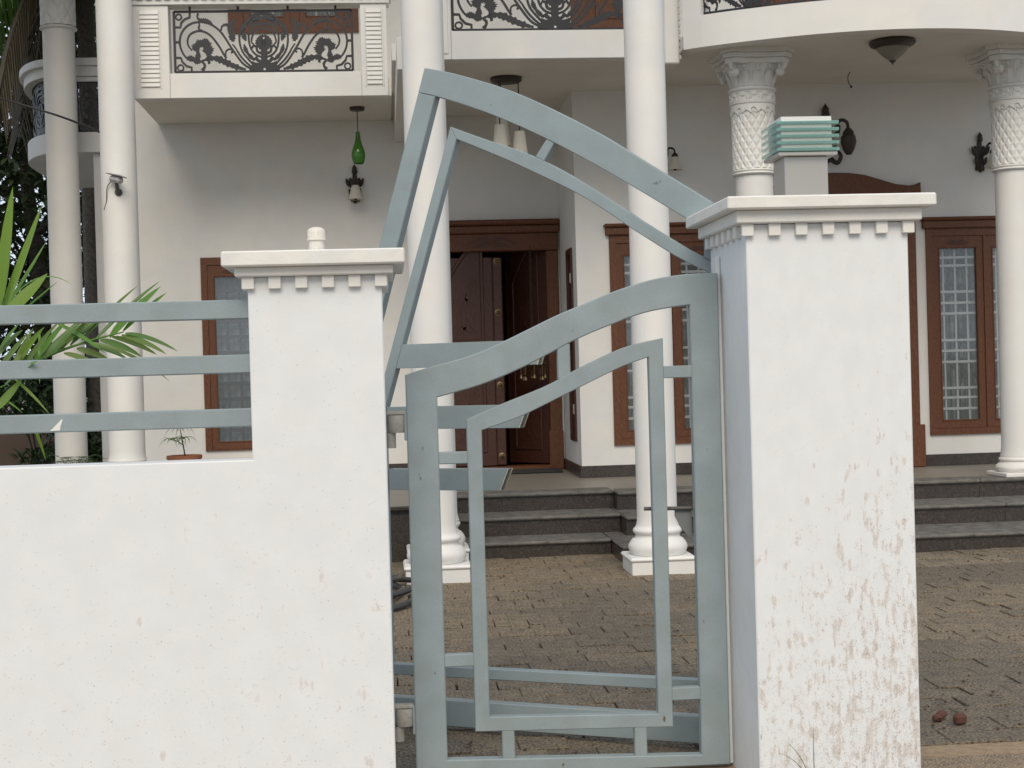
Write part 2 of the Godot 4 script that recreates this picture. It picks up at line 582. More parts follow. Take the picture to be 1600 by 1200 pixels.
	for q in [["palm_leaf", Color(0.095, 0.20, 0.028), Color(0.34, 0.56, 0.08)], ["palm_leaf2", Color(0.135, 0.215, 0.033), Color(0.42, 0.58, 0.09)], ["palm_dark2", Color(0.10, 0.155, 0.03), Color(0.3, 0.4, 0.06)], ["palm_dark", Color(0.065, 0.135, 0.024), Color(0.20, 0.36, 0.05)], ["tree_leaf", Color(0.035, 0.055, 0.018), Color(0.05, 0.08, 0.02)], ["shrub_leaf", Color(0.05, 0.09, 0.035), Color(0.08, 0.14, 0.04)], ["dry_frond", Color(0.06, 0.045, 0.02), Color(0.08, 0.06, 0.025)]]:
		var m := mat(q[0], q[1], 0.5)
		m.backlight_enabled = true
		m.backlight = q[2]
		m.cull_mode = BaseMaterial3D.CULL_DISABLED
	mat("palm_bark", Color(0.21, 0.19, 0.165), 0.95, tex(256, [noise(256, 0.03, 64, 4), noise(256, 0.12, 65, 3)], func(_x, _y, v): return g(0.35 + 0.5 * v[0] + 0.5 * (v[1] - 0.5))), 0.5)
	mat("bark", Color(0.11, 0.095, 0.08), 0.95, tex(256, [noise(256, 0.03, 61, 4), noise(256, 0.15, 62, 3)], func(_x, y, v):
		var r: float = 0.55 + 0.3 * v[0] + 0.3 * (v[1] - 0.5)
		if fposmod(y / 32.0 + v[0] * 0.5, 1.0) < 0.14: r *= 0.55
		return g(r)), 0.6, relief(256, noise(256, 0.08, 63, 4)), 0.8)
	stain_material("pillar_face", 512, 1024, 0.85, 71)
	stain_material("wall_face", 768, 768, 0.05, 72)

# plaster splashed and mildewed from below: spots with outlines, on the plaster's own mottling (uv-mapped)
func stain_material(n: String, w: int, h: int, amount: float, sd: int) -> void:
	var L := []
	for q in [[0.012, 5], [0.05, 4], [0.21, 3], [0.45, 2], [0.02, 4]]:
		var f := FastNoiseLite.new()
		f.seed = sd + L.size() * 7
		f.noise_type = FastNoiseLite.TYPE_SIMPLEX_SMOOTH
		f.frequency = q[0]
		f.fractal_octaves = q[1]
		var im := f.get_image(w, h)
		im.convert(Image.FORMAT_L8)
		L.append(im.get_data())
	var mix := func(k: int, i: int, y: int, x: int) -> float:
		var vs: float = L[1][(y / 5 % h) * w + x]
		match k:
			0: return L[4][i] * 0.4 + L[0][i] * 0.25 + vs * 0.35      # broad patches
			1: return vs * 0.22 + L[2][i] * 0.48 + L[1][i] * 0.30     # runs
			2: return L[3][i] * 0.7 + L[1][i] * 0.3                   # fine specks
		return L[2][i] * 0.75 + L[3][i] * 0.25                        # spots
	# value that a given share of each mask exceeds
	var rank := []
	for k in 4:
		var a := []
		for y in range(0, h, 9):
			for x in range(0, w, 7): a.append(mix.call(k, y * w + x, y, x))
		a.sort()
		rank.append(a)
	var above := func(k: int, share: float) -> float:
		var a: Array = rank[k]
		return a[clampi(int((1.0 - share) * (a.size() - 1)), 0, a.size() - 1)]
	var cut := []
	for q in 21:
		var t := q / 20.0 * amount
		cut.append([above.call(0, 0.50 * t), above.call(1, 0.30 * t), above.call(2, 0.0015 + 0.11 * t), above.call(3, 0.0008 + 0.05 * t)])
	var out := PackedByteArray()
	out.resize(w * h * 3)
	for y in h:
		var down := float(y) / h
		for x in w:
			var i := y * w + x
			var u := float(x) / w
			var e: float = L[4][i] / 255.0
			var t: float = 0.93 + 0.06 * L[0][i] / 255.0 + 0.03 * (L[2][i] / 255.0 - 0.5)
			var col := Color(t + (e - 0.5) * 0.03, t, t - (e - 0.5) * 0.02)
			# splashes: many near the foot and to the right, a few higher up
			var dens := clampf((down - 0.50 + (u - 0.5) * 0.30 + (e - 0.5) * 0.55) * 2.0, 0.0, 1.0)
			var c: Array = cut[int(dens * 20.0)]
			var warm := Color(0.60, 0.49, 0.43) if u > 0.42 or e > 0.62 else Color(0.66, 0.56, 0.36)
			col = col.lerp(Color(0.74, 0.66, 0.59), 0.60 * clampf((mix.call(0, i, y, x) - c[0]) / 22.0, 0.0, 1.0))
			col = col.lerp(warm, 0.66 * clampf((mix.call(1, i, y, x) - c[1]) / 22.0, 0.0, 1.0))
			col = col.lerp(Color(0.30, 0.25, 0.22), 0.62 * clampf((mix.call(2, i, y, x) - c[2]) / 8.0, 0.0, 1.0))
			col = col.lerp(Color(0.42, 0.29, 0.22), 0.75 * clampf((mix.call(3, i, y, x) - c[3]) / 10.0, 0.0, 1.0))
			col = col.linear_to_srgb()
			out[i * 3] = clampi(int(col.r * 255), 0, 255)
			out[i * 3 + 1] = clampi(int(col.g * 255), 0, 255)
			out[i * 3 + 2] = clampi(int(col.b * 255), 0, 255)
	var m := StandardMaterial3D.new()
	m.resource_name = n
	m.albedo_color = Color(0.785, 0.80, 0.805).linear_to_srgb()
	m.albedo_texture = ImageTexture.create_from_image(Image.create_from_data(w, h, false, Image.FORMAT_RGB8, out))
	m.roughness = 0.75
	m.heightmap_enabled = true
	# trowelled face: gentle swells with scattered nicks
	var base := noise(512, 0.025, sd + 50, 5)
	var nick := noise(512, 0.09, sd + 51, 3)
	for i in 512 * 512:
		base[i] = clampi(base[i] / 2 + 60 - (maxi(0, nick[i] - 205) * 4), 0, 255)
	m.heightmap_texture = relief(512, base)
	m.heightmap_scale = 0.09
	m.texture_repeat = true
	M[n] = m

# front face with texture coordinates 0..1 from its top left
func face_uv(p: PackedVector2Array, z: float, lo: Vector2, hi: Vector2) -> void:
	var t := Geometry2D.triangulate_polygon(p)
	for i in range(0, t.size(), 3):
		var q := [p[t[i]], p[t[i + 1]], p[t[i + 2]]]
		if (q[1] - q[0]).cross(q[2] - q[0]) > 0.0: q.reverse()
		for v in q:
			S.set_normal(Vector3(0, 0, 1))
			S.set_uv(Vector2((v.x - lo.x) / (hi.x - lo.x), (hi.y - v.y) / (hi.y - lo.y)))
			S.add_vertex(Vector3(v.x, v.y, z))
# ---------------------------------------------------------------- ground and courtyard
func ground() -> void:
	begin()
	quad(Vector3(-200, -0.06, 60), Vector3(200, -0.06, 60), Vector3(200, -0.06, -200), Vector3(-200, -0.06, -200), Vector3.UP)
	tag(done("ground", M.road_dust), "", "", "", "structure")
	# bedding under the pavers
	begin()
	bx(-6.0, 7.5, -0.05, -0.030, -12.6, -5.9, 0.0)
	var yard := done("courtyard_paving", M.bedding)
	tag(yard, "", "", "", "structure")
	var meshes := []
	var mats := [M.paver0, M.paver1, M.paver2, M.paver3, M.paver_pale]
	for m in mats:
		for v in 3:
			begin()
			var w: float = [0.1998, 0.1990, 0.187][v]
			var d: float = [0.1998, 0.1995, 0.198][v]
			# uneven top: four corners a little off level, edges worn round
			var b := 0.003
			var hs := []
			for k in 4: hs.append(rng.randf_range(-0.002, 0.002))
			var top := []
			var sh := []
			var cs := [Vector2(-w / 2, -d / 2), Vector2(w / 2, -d / 2), Vector2(w / 2, d / 2), Vector2(-w / 2, d / 2)]
			for k in 4:
				var c: Vector2 = cs[k]
				top.append(Vector3(c.x - signf(c.x) * b, hs[k], c.y - signf(c.y) * b))
				sh.append(Vector3(c.x, hs[k] - b, c.y))
			quad(top[0], top[1], top[2], top[3], Vector3.UP)
			for k in 4:
				var l := (k + 1) % 4
				var o: Vector3 = (sh[k] + sh[l]) * 0.5
				o.y = 0.0
				quad(top[k], top[l], sh[l], sh[k], o + Vector3(0, 0.1, 0))
				quad(sh[k], sh[l], sh[l] + Vector3(0, -0.04, 0), sh[k] + Vector3(0, -0.04, 0), o)
			meshes.append(mesh_done(m))
	var tone := FastNoiseLite.new()
	tone.seed = 5
	tone.frequency = 0.5
	tone.fractal_octaves = 3
	var near := []
	var far := []
	var row := 0
	var z := -6.0
	while z > -12.5:
		var x := -5.9 + (0.1 if row % 2 else 0.0) + rng.randf_range(-0.01, 0.01)
		while x < 7.4:
			var dist := -z
			var px := 605.0 + x * 2400.0 / dist
			var seen := (px > 590 and px < 1120) or (px > 1430 and px < 1640)
			var pale_share := clampf(1.0 - absf(dist - 11.15 - 0.15 * sin(x * 2.1)) * 2.6, 0.0, 0.8)  # chance of the palest paver, highest in a band across the yard
			pale_share = maxf(pale_share, clampf((6.25 - dist) * 1.2, 0.0, 0.9))
			var k := 4 if rng.randf() < pale_share else clampi(int(2.0 + tone.get_noise_2d(x, z) * 5.0 + rng.randf_range(-0.7, 0.7)), 0, 3)
			var e := [x, z, k, rng.randf_range(-0.008, 0.005), rng.randf_range(-0.020, 0.020), rng.randf_range(-0.020, 0.020), rng.randf_range(-0.006, 0.006)]
			if seen: near.append(e)
			else: far.append(e)
			x += 0.2
		z -= 0.2
		row += 1
	near.sort_custom(func(a, b): return a[1] > b[1])
	while near.size() > 290:
		far.append(near.pop_back())
	for e in near:
		var o := node("paver", meshes[e[2] * 3 + [0, 1, 0, 1, 0, 0, 2][rng.randi() % 7]], yard)
		o.position = Vector3(e[0], e[3], e[1])
		o.rotation = Vector3(e[4], e[6], e[5])
	var mm := MultiMesh.new()
	mm.transform_format = MultiMesh.TRANSFORM_3D
	mm.use_colors = true
	begin()
	box(Vector3(0, -0.024, 0), Vector3(0.1985, 0.048, 0.1985), 0.003)
	mm.mesh = mesh_done(M.paver_far)
	mm.instance_count = far.size()
	for i in far.size():
		var e = far[i]
		var bs := Basis.from_euler(Vector3(e[4], e[6], e[5]))
		mm.set_instance_transform(i, Transform3D(bs, Vector3(e[0], e[3], e[1])))
		mm.set_instance_color(i, (mats[e[2]] as StandardMaterial3D).albedo_color.srgb_to_linear())
	var mi := MultiMeshInstance3D.new()
	mi.multimesh = mm
	mi.name = "paver_field"
	mi.set_meta("kind", "stuff")
	yard.add_child(mi, true)
	# scattered grit and dry leaf bits
	begin()
	for i in 170:
		var dd := -6.0 - 5.5 * pow(rng.randf(), 1.6)
		var lx: float = lerpf(0.0, 0.21, rng.randf()) * -dd if rng.randf() < 0.6 else lerpf(0.34, 0.42, rng.randf()) * -dd
		var a := rng.randf() * TAU
		var s := rng.randf_range(0.006, 0.016)
		if rng.randf() < 0.8:
			box(Vector3(lx, s * 0.3 + 0.002, dd), Vector3(s, s * 0.7, s * 0.8), s * 0.2, Basis(Vector3.UP, a))
		else:
			var d := Vector3(cos(a), 0, sin(a)) * s * 1.6
			leaf(Vector3(lx, 0.008, dd) - d, Vector3(lx, 0.022, dd), Vector3(lx, 0.010, dd) + d, s * 1.5, Vector3.UP, 5, 0.4)
	tag(done("leaf_litter", M.litter), "dry leaf bits and grit scattered over the courtyard paving", "litter", "", "stuff")
	# loose reddish soil inside the gateway and the concrete strip on its outer side
	begin()
	var p := PackedVector2Array()
	for i in 41:
		p.append(Vector2(-0.3 + i * 0.12, -6.02 - 0.10 * sin(i * 0.9) * cos(i * 0.37) - 0.05 * sin(i * 2.3)))
	p.append(Vector2(4.5, -5.3))
	p.append(Vector2(-0.3, -5.3))
	slab(p, -0.05, -0.010)
	tag(done("soil", M.soil), "", "", "", "structure")
	begin()
	slab(pl([1.9, -5.66, 3.2, -5.63, 4.4, -5.66, 4.4, -4.6, 1.9, -4.6]), -0.05, 0.012)
	tag(done("pavement", M.concrete), "", "", "", "structure")

# ---------------------------------------------------------------- boundary wall and pillars
func dentil_mesh(w: float, h: float, d: float) -> ArrayMesh:
	begin()
	box(Vector3.ZERO, Vector3(w, h, d), 0.002)
	return mesh_done(M.cap_cream)

func capped_head(o: Node3D, x0: float, x1: float, zf: float, zb: float, ys: Array, nf: int, ns: int) -> void:
	# ys: dentil bottom, dentil top, moulding top, cap top
	begin()
	bx(x0 - 0.080, x1 + 0.080, ys[2], ys[3], zf + 0.08, zb - 0.08, 0.005)
	done("cap", M.cap_cream, o)
	begin()
	bx(x0 - 0.040, x1 + 0.040, ys[1], ys[2], zf + 0.04, zb - 0.04, 0.004)
	done("moulding", M.cap_cream, o)
	var w := 0.042
	var h: float = ys[1] - ys[0]
	var mf := dentil_mesh(w, h, 0.022)
	var msd := dentil_mesh(0.022, h, w)
	var yc: float = (ys[0] + ys[1]) * 0.5
	var xs := x0 - 0.018 + w / 2
	var xe := x1 + 0.018 - w / 2
	for i in nf:
		node("dentil", mf, o).position = Vector3(lerpf(xs, xe, float(i) / (nf - 1)), yc, zf + 0.011)
	for i in ns:
		var z := lerpf(zf - 0.09, zb + 0.02, float(i) / (ns - 1))
		node("dentil", msd, o).position = Vector3(x0 - 0.011, yc, z)
		node("dentil", msd, o).position = Vector3(x1 + 0.011, yc, z)

func boundary() -> void:
	var w := thing("boundary_wall", Vector3.ZERO, "white plastered garden wall rising into a capped pillar at its gate end, with mould specks low down", "wall")
	var zf := -5.33
	var o := pl([-4.2, -0.1, -0.005, -0.1, -0.005, 1.866, -0.465, 1.866, -0.465, 1.238, -4.2, 1.238])
	var q := inset(o, 0.004)
	begin()
	face_uv(q, zf, Vector2(-1.9, 0.0), Vector2(0.0, 1.9))
	var m := S.commit()
	m.surface_set_material(0, M.wall_face)
	begin()
	side_wall(q, o, zf, zf - 0.004, 1.0)
	quad(Vector3(-4.2, 1.238, zf - 0.004), Vector3(-0.465, 1.238, zf - 0.004), Vector3(-0.465, 1.238, zf - 0.16), Vector3(-4.2, 1.238, zf - 0.16), Vector3.UP)
	quad(Vector3(-4.2, 1.238, zf - 0.16), Vector3(-0.465, 1.238, zf - 0.16), Vector3(-0.465, -0.1, zf - 0.16), Vector3(-4.2, -0.1, zf - 0.16), Vector3(0, 0, -1))
	for x in [-0.465, -0.005]:
		quad(Vector3(x, -0.1, zf - 0.004), Vector3(x, 1.866, zf - 0.004), Vector3(x, 1.866, -5.79), Vector3(x, -0.1, -5.79), Vector3(x + 0.2, 0, 0))
	quad(Vector3(-0.465, -0.1, -5.79), Vector3(-0.465, 1.866, -5.79), Vector3(-0.005, 1.866, -5.79), Vector3(-0.005, -0.1, -5.79), Vector3(0, 0, -1))
	quad(Vector3(-0.465, 1.866, zf), Vector3(-0.005, 1.866, zf), Vector3(-0.005, 1.866, -5.79), Vector3(-0.465, 1.866, -5.79), Vector3.UP)
	m = S.commit(m)
	m.surface_set_material(1, M.plaster)
	node("wall", m, w)
	capped_head(w, -0.465, -0.005, zf, -5.79, [1.823, 1.866, 1.898, 1.950], 6, 5)

	var r := thing("gate_pillar", Vector3(1.57, 0, -5.62), "tall white square gate pillar with dentil cap, rust and mould spots on its lower right", "pillar")
	var po := pl([-0.293, -0.1, 0.292, -0.1, 0.292, 2.012, -0.293, 2.012])
	var pq := inset(po, 0.004)
	begin()
	face_uv(pq, 0.29, Vector2(-0.293, 0.0), Vector2(0.292, 2.012))
	m = S.commit()
	m.surface_set_material(0, M.pillar_face)
	begin()
	side_wall(pq, po, 0.29, 0.286, 1.0)
	side_wall(po, po, 0.286, -0.30, 1.0)
	quad(Vector3(-0.293, -0.1, -0.30), Vector3(0.292, -0.1, -0.30), Vector3(0.292, 2.012, -0.30), Vector3(-0.293, 2.012, -0.30), Vector3(0, 0, -1))
	quad(Vector3(-0.293, 2.012, 0.29), Vector3(0.292, 2.012, 0.29), Vector3(0.292, 2.012, -0.30), Vector3(-0.293, 2.012, -0.30), Vector3.UP)
	m = S.commit(m)
	m.surface_set_material(1, M.plaster)
	node("shaft", m, r)
	capped_head(r, -0.293, 0.292, 0.29, -0.30, [1.968, 2.012, 2.058, 2.103], 7, 6)
	begin()
	bx(-0.309, -0.294, 0.0, 1.93, -0.20, -0.13, 0.003)
	done("gate_stop", M.plaster, r)

	# steel rails over the low wall
	var f := thing("fence", Vector3(-2.3, 1.24, -5.40), "three blue-grey steel box rails above the low garden wall, white chip on the lowest", "fence")
	for y in [[1.725, 1.792], [1.537, 1.602], [1.351, 1.415]]:
		begin()
		bx(-1.9, 1.837, y[0] - 1.24, y[1] - 1.24, 0.02, -0.02, 0.004)
		done("rail", M.gate_paint, f)
	begin()
	extr(pl([-1.154, 1.357, -1.141, 1.369, -1.126, 1.384, -1.114, 1.397, -1.110, 1.392, -1.118, 1.371, -1.120, 1.358]), -5.378, -5.3795, 0.0004)
	done_at("paint_mark", M.house_white, f)
	begin()
	for x in [-3.9, -2.6]: bx(x, x + 0.06, 1.23, 1.80, -5.425, -5.465)
	done_at("post", M.gate_paint, f)

	# pipe stub on the left pillar
	var p := thing("pipe", Vector3(-0.235, 1.950, -5.56), "short cream plastic pipe stub with domed cap on top of the wall pillar", "pipe")
	begin()
	lathe(Vector3.ZERO, pl([0.028, 0.0, 0.028, 0.058]), 24)
	done("stub", M.pvc, p)
	begin()
	var pr := [0.029, 0.056, 0.034, 0.056, 0.034, 0.062, 0.032, 0.064, 0.032, 0.088]
	for i in 7: pr.append_array([0.032 * cos(PI / 2 * (i + 1) / 7.0), 0.088 + 0.017 * sin(PI / 2 * (i + 1) / 7.0)])
	lathe(Vector3.ZERO, pl(pr), 24)
	done("pipe_cap", M.pvc, p)

	# glass-plate lamp on the right pillar
	var l := thing("pillar_lamp", Vector3(1.558, 2.103, -5.615), "square lamp of stacked green glass plates on a steel post atop the tall pillar", "lamp")
	begin()
	bx(-0.081, 0.081, 0.0, 0.172, 0.081, -0.081, 0.003)
	done("post", M.satin_steel, l)
	begin()
	bx(-0.110, 0.110, 0.172, 0.185, 0.110, -0.110, 0.002)
	done("base_plate", M.satin_steel, l)
	for k in 5:
		var y := 0.187 + 0.0243 * k
		begin()
		bx(-0.116, 0.116, y, y + 0.0124, 0.116, -0.116, 0.0015)
		done("glass_plate", M.glass_plate, l)
		begin()
		bx(-0.094, 0.094, y + 0.0127, y + 0.0240 if k < 4 else y + 0.031, 0.096, -0.094, 0.001)
		done("spacer", M.pvc_white, l)

# ---------------------------------------------------------------- gates
func wicket() -> void:
	var o := thing("wicket_gate", Vector3(0.67, 0.0, -5.72), "closed grey-green steel wicket gate with a rising S-curved top between the two white pillars", "gate")
	var N := 30
	var top := resample(pl([0.071, 1.514, 0.119, 1.529, 0.183, 1.546, 0.284, 1.570, 0.376, 1.601, 0.473, 1.643, 0.558, 1.682, 0.648, 1.723, 0.741, 1.759, 0.863, 1.806, 0.993, 1.844, 1.077, 1.858, 1.157, 1.865, 1.258, 1.866]), N)
	var low := resample(pl([0.188, 1.427, 0.245, 1.441, 0.334, 1.464, 0.423, 1.494, 0.506, 1.528, 0.564, 1.555, 0.640, 1.592, 0.691, 1.618, 0.787, 1.658, 0.860, 1.684, 0.909, 1.703, 0.990, 1.725, 1.073, 1.739, 1.149, 1.747]), N)
	top.reverse()
	low.reverse()
	var a := pl([0.071, 0.004, 1.258, 0.004])
	a.append_array(top)
	var b := pl([0.188, 0.073, 1.149, 0.046])
	b.append_array(low)
	begin()
	ring(a, b, -5.72, -5.765, 0.004)
	done_at("frame", M.gate_paint, o)
	var it := resample(pl([0.294, 1.340, 0.365, 1.370, 0.435, 1.397, 0.571, 1.447, 0.641, 1.478, 0.686, 1.503, 0.839, 1.572, 0.921, 1.601, 1.043, 1.626]), N)
	var ii := resample(pl([0.350, 1.299, 0.432, 1.324, 0.501, 1.348, 0.569, 1.378, 0.664, 1.422, 0.848, 1.506, 0.919, 1.534, 0.987, 1.555]), N)
	it.reverse()
	ii.reverse()
	a = pl([0.295, 0.173, 1.043, 0.156])
	a.append_array(it)
	b = pl([0.350, 0.226, 0.987, 0.208])
	b.append_array(ii)
	begin()
	ring(a, b, -5.722, -5.762, 0.003)
	done_at("inner_frame", M.gate_paint, o)
	# short struts that tie the inner frame to the outer one
	for s in [[0.642, 0.690, 1.480, 1.615], [0.186, 0.296, 1.177, 1.222], [0.186, 0.297, 0.419, 0.466], [1.041, 1.151, 1.474, 1.520], [1.041, 1.151, 0.255, 0.303], [0.394, 0.441, 0.060, 0.175], [0.895, 0.942, 0.048, 0.162]]:
		begin()
		bx(s[0], s[1], s[2], s[3], -5.7235, -5.760, 0.003)
		done_at("strut", M.gate_paint, o)
	for q in [[0.128, 1.238, 0.006], [0.117, 1.130, 0.007], [0.113, 1.142, 0.004], [0.70, 1.66, 0.003], [1.20, 1.2, 0.004], [1.17, 0.55, 0.005], [0.30, 0.16, 0.006], [1.01, 0.19, 0.008], [0.15, 0.40, 0.005], [0.62, 0.035, 0.006]]:
		begin()
		var sc := PackedVector2Array()
		for i in 9: sc.append(Vector2(q[0] + q[2] * 0.6 * cos(TAU * i / 9) * rng.randf_range(0.4, 1.3), q[1] + q[2] * 1.3 * sin(TAU * i / 9) * rng.randf_range(0.4, 1.4)))
		extr(sc, -5.7194, -5.7205, 0.0001)
		done_at("paint_chip", M.zinc if q[1] > 0.3 else M.rust, o)
	for y in [1.30, 0.205]:
		begin()
		lathe(Vector3(0.033, y, -5.742), pl([0.0, 0.0, 0.031, 0.0, 0.033, 0.003, 0.033, 0.062, 0.031, 0.065, 0.0, 0.065]), 20)
		bx(0.033, 0.0705, y + 0.004, y + 0.061, -5.725, -5.758, 0.004)
		var h := done_at("hinge", M.hinge_steel, o)
		begin()
		lathe(Vector3(0.012, y - 0.057, -5.742), pl([0.0, 0.0, 0.018, 0.0, 0.018, 0.0565]), 16)
		bx(-0.0045, 0.068, y + 0.066, y + 0.080, -5.722, -5.762, 0.003)
		var pin := done("pin", M.hinge_steel, h)
		pin.position = Vector3.ZERO
		begin()
		bx(0.062, 0.0715, y - 0.030, y + 0.076, -5.7195, -5.7645, 0.002)
		done("hinge_plate", M.gate_paint, h)
	begin()
	tube(PackedVector3Array([Vector3(0.965, 0.978, -5.79), Vector3(1.272, 0.972, -5.79)]), 0.0075, 0.0075, 10)
	var bo := done_at("bolt", M.dark_steel, o)
	begin()
	extr(pl([1.085, 0.968, 1.085, 0.945, 1.110, 0.895, 1.150, 0.850, 1.150, 0.968]), -5.80, -5.806, 0.001)
	done("bracket", M.zinc, bo)

func main_leaf() -> void:
	# the plane of the opened leaf: s runs along it away from its hinge, t goes away from the street
	var L := Transform3D(Basis(Vector3(-0.89043, 0, -0.45513), Vector3(0, 1, 0), Vector3(0.45513, 0, -0.89043)), Vector3(1.29304, 0, -5.93949))
	var o := Node3D.new()
	o.name = numbered("driveway_gate")
	o.transform = L
	add_child(o, true)
	tag(o, "large blue-grey steel gate leaf with a peaked arch top, swung open behind the wicket gate", "gate")
	var T := 0.05
	var at := resample(pl([1.229, 2.805, 1.120, 2.776, 0.975, 2.726, 0.833, 2.669, 0.694, 2.599, 0.557, 2.522, 0.423, 2.441, 0.291, 2.350, 0.145, 2.252, 0.0, 2.155]), 24)
	var ab := resample(pl([1.262, 2.704, 1.206, 2.688, 1.124, 2.660, 0.979, 2.603, 0.837, 2.538, 0.698, 2.466, 0.561, 2.388, 0.427, 2.306, 0.294, 2.221, 0.197, 2.157, 0.119, 2.106, 0.0, 2.030]), 24)
	ab.reverse()
	var p := at.duplicate()
	p.append_array(ab)
	begin()
	extr(p, 0, T, 0.003)
	done("arch", M.gate_paint, o)
	begin()
	extr(pl([1.2625, 2.7025, 1.184, 2.6805, 1.60, 1.38, 1.69, 1.38]), 0.0005, T, 0.003)
	done("stile", M.gate_paint, o)
	begin()
	extr(pl([1.69, 1.38, 1.60, 1.38, 1.60, 0.02, 1.69, 0.02]), 0, T, 0.003)
	done("stile", M.gate_paint, o)
	begin()
	extr(pl([0.0, 0.02, -0.06, 0.02, -0.06, 2.15, 0.0, 2.15]), 0, T, 0.003)
	done("hinge_stile", M.gate_paint, o)
	begin()
	extr(pl([0.0, 0.02, 1.60, 0.02, 1.60, 0.132, 0.0, 0.128]), 0, T, 0.003)
	done("bottom_rail", M.gate_paint, o)
	var it := resample(pl([1.119, 2.548, 0.983, 2.491, 0.840, 2.436, 0.740, 2.391, 0.687, 2.364, 0.564, 2.290, 0.363, 2.154, 0.316, 2.118, 0.180, 2.027, 0.121, 1.987, 0.044, 1.943, 0.0, 1.918]), 22)
	var ib := resample(pl([1.092, 2.493, 0.984, 2.444, 0.842, 2.377, 0.703, 2.306, 0.566, 2.232, 0.439, 2.149, 0.352, 2.085, 0.182, 1.970, 0.125, 1.934, 0.015, 1.876, 0.0, 1.868]), 22)
	ib.reverse()
	p = it.duplicate()
	p.append_array(ib)
	begin()
	extr(p, 0.002, T - 0.004, 0.003)
	done("inner_arch", M.gate_paint, o)
	begin()
	extr(pl([1.119, 2.548, 1.092, 2.493, 1.460, 1.376, 1.508, 1.376]), 0.0025, T - 0.004, 0.003)
	done("inner_stile", M.gate_paint, o)
	begin()
	extr(pl([1.522, 1.376, 1.474, 1.376, 1.474, 0.273, 1.522, 0.273]), 0.002, T - 0.004, 0.003)
	done("inner_stile", M.gate_paint, o)
	begin()
	extr(pl([0.0, 0.228, 1.60, 0.228, 1.60, 0.273, 0.0, 0.273]), 0.002, T - 0.004, 0.003)
	done("inner_rail", M.gate_paint, o)
	# scuffs where the paint is knocked off
	for q in [[0.228, 2.246, 0.010], [0.210, 2.252, 0.006], [0.93, 2.62, 0.004]]:
		begin()
		var sc := PackedVector2Array()
		for i in 9: sc.append(Vector2(q[0] + q[2] * cos(TAU * i / 9) * rng.randf_range(0.5, 1.3), q[1] + q[2] * 0.7 * sin(TAU * i / 9) * rng.randf_range(0.5, 1.4)))
		extr(sc, -0.0004, 0.001, 0.0001)
		done("paint_chip", M.zinc, o)
	begin()
	extr(pl([0.688, 2.462, 0.740, 2.392, 0.702, 2.371, 0.655, 2.442]), 0.003, T - 0.006, 0.003)
	done("strut", M.gate_paint, o)
	begin()
	extr(pl([0.040, 2.05, 0.0, 2.03, 0.0, 1.918, 0.040, 1.942]), 0.003, T - 0.006, 0.003)
	done("strut", M.gate_paint, o)
	# three hollow rails whose free ends are cut on the slant
	for f in [[1.371, 0.722, 1.404, 0.758, 1.540, 1.642], [1.454, 0.806, 1.452, 0.846, 1.280, 1.376], [1.450, 0.900, 1.450, 0.940, 1.020, 1.111]]:
		var y0: float = f[4]
		var y1: float = f[5]
		var w := 0.004
		begin()
		var face := pl([f[0], y1, f[1], y1, f[3], y0, f[2], y0])
		extr(face, 0.0, w, 0.001)
		extr(face, T, T - w, 0.001)
		var sl: float = (f[3] - f[1]) / (y1 - y0)
		extr(pl([f[0], y1, f[1], y1, f[1] + sl * w, y1 - w, f[0], y1 - w]), w, T - w, 0.0)
		extr(pl([f[2], y0 + w, f[3] - sl * w, y0 + w, f[3], y0, f[2], y0]), w, T - w, 0.0)
		var fin := done("rail", M.gate_paint, o)
		# bare cut edges of the tube
		begin()
		extr(pl([f[1] - 0.004, y1, f[1] - 0.0002, y1, f[3] - 0.0002, y0, f[3] - 0.004, y0]), -0.0006, w, 0.0)
		extr(pl([f[1] - 0.004, y1, f[1] - 0.0002, y1, f[3] - 0.0002, y0, f[3] - 0.004, y0]), T - w, T + 0.0006, 0.0)
		done("cut_edge", M.raw_steel, fin)
		begin()
		extr(pl([f[1] + 0.03, y1 - w - 0.001, f[1] + 0.012, y1 - w - 0.001, f[3] + 0.012, y0 + w + 0.001, f[3] + 0.03, y0 + w + 0.001]), w + 0.0005, T - w - 0.0005, 0.0)
		done("tube_inside", M.rust, fin)

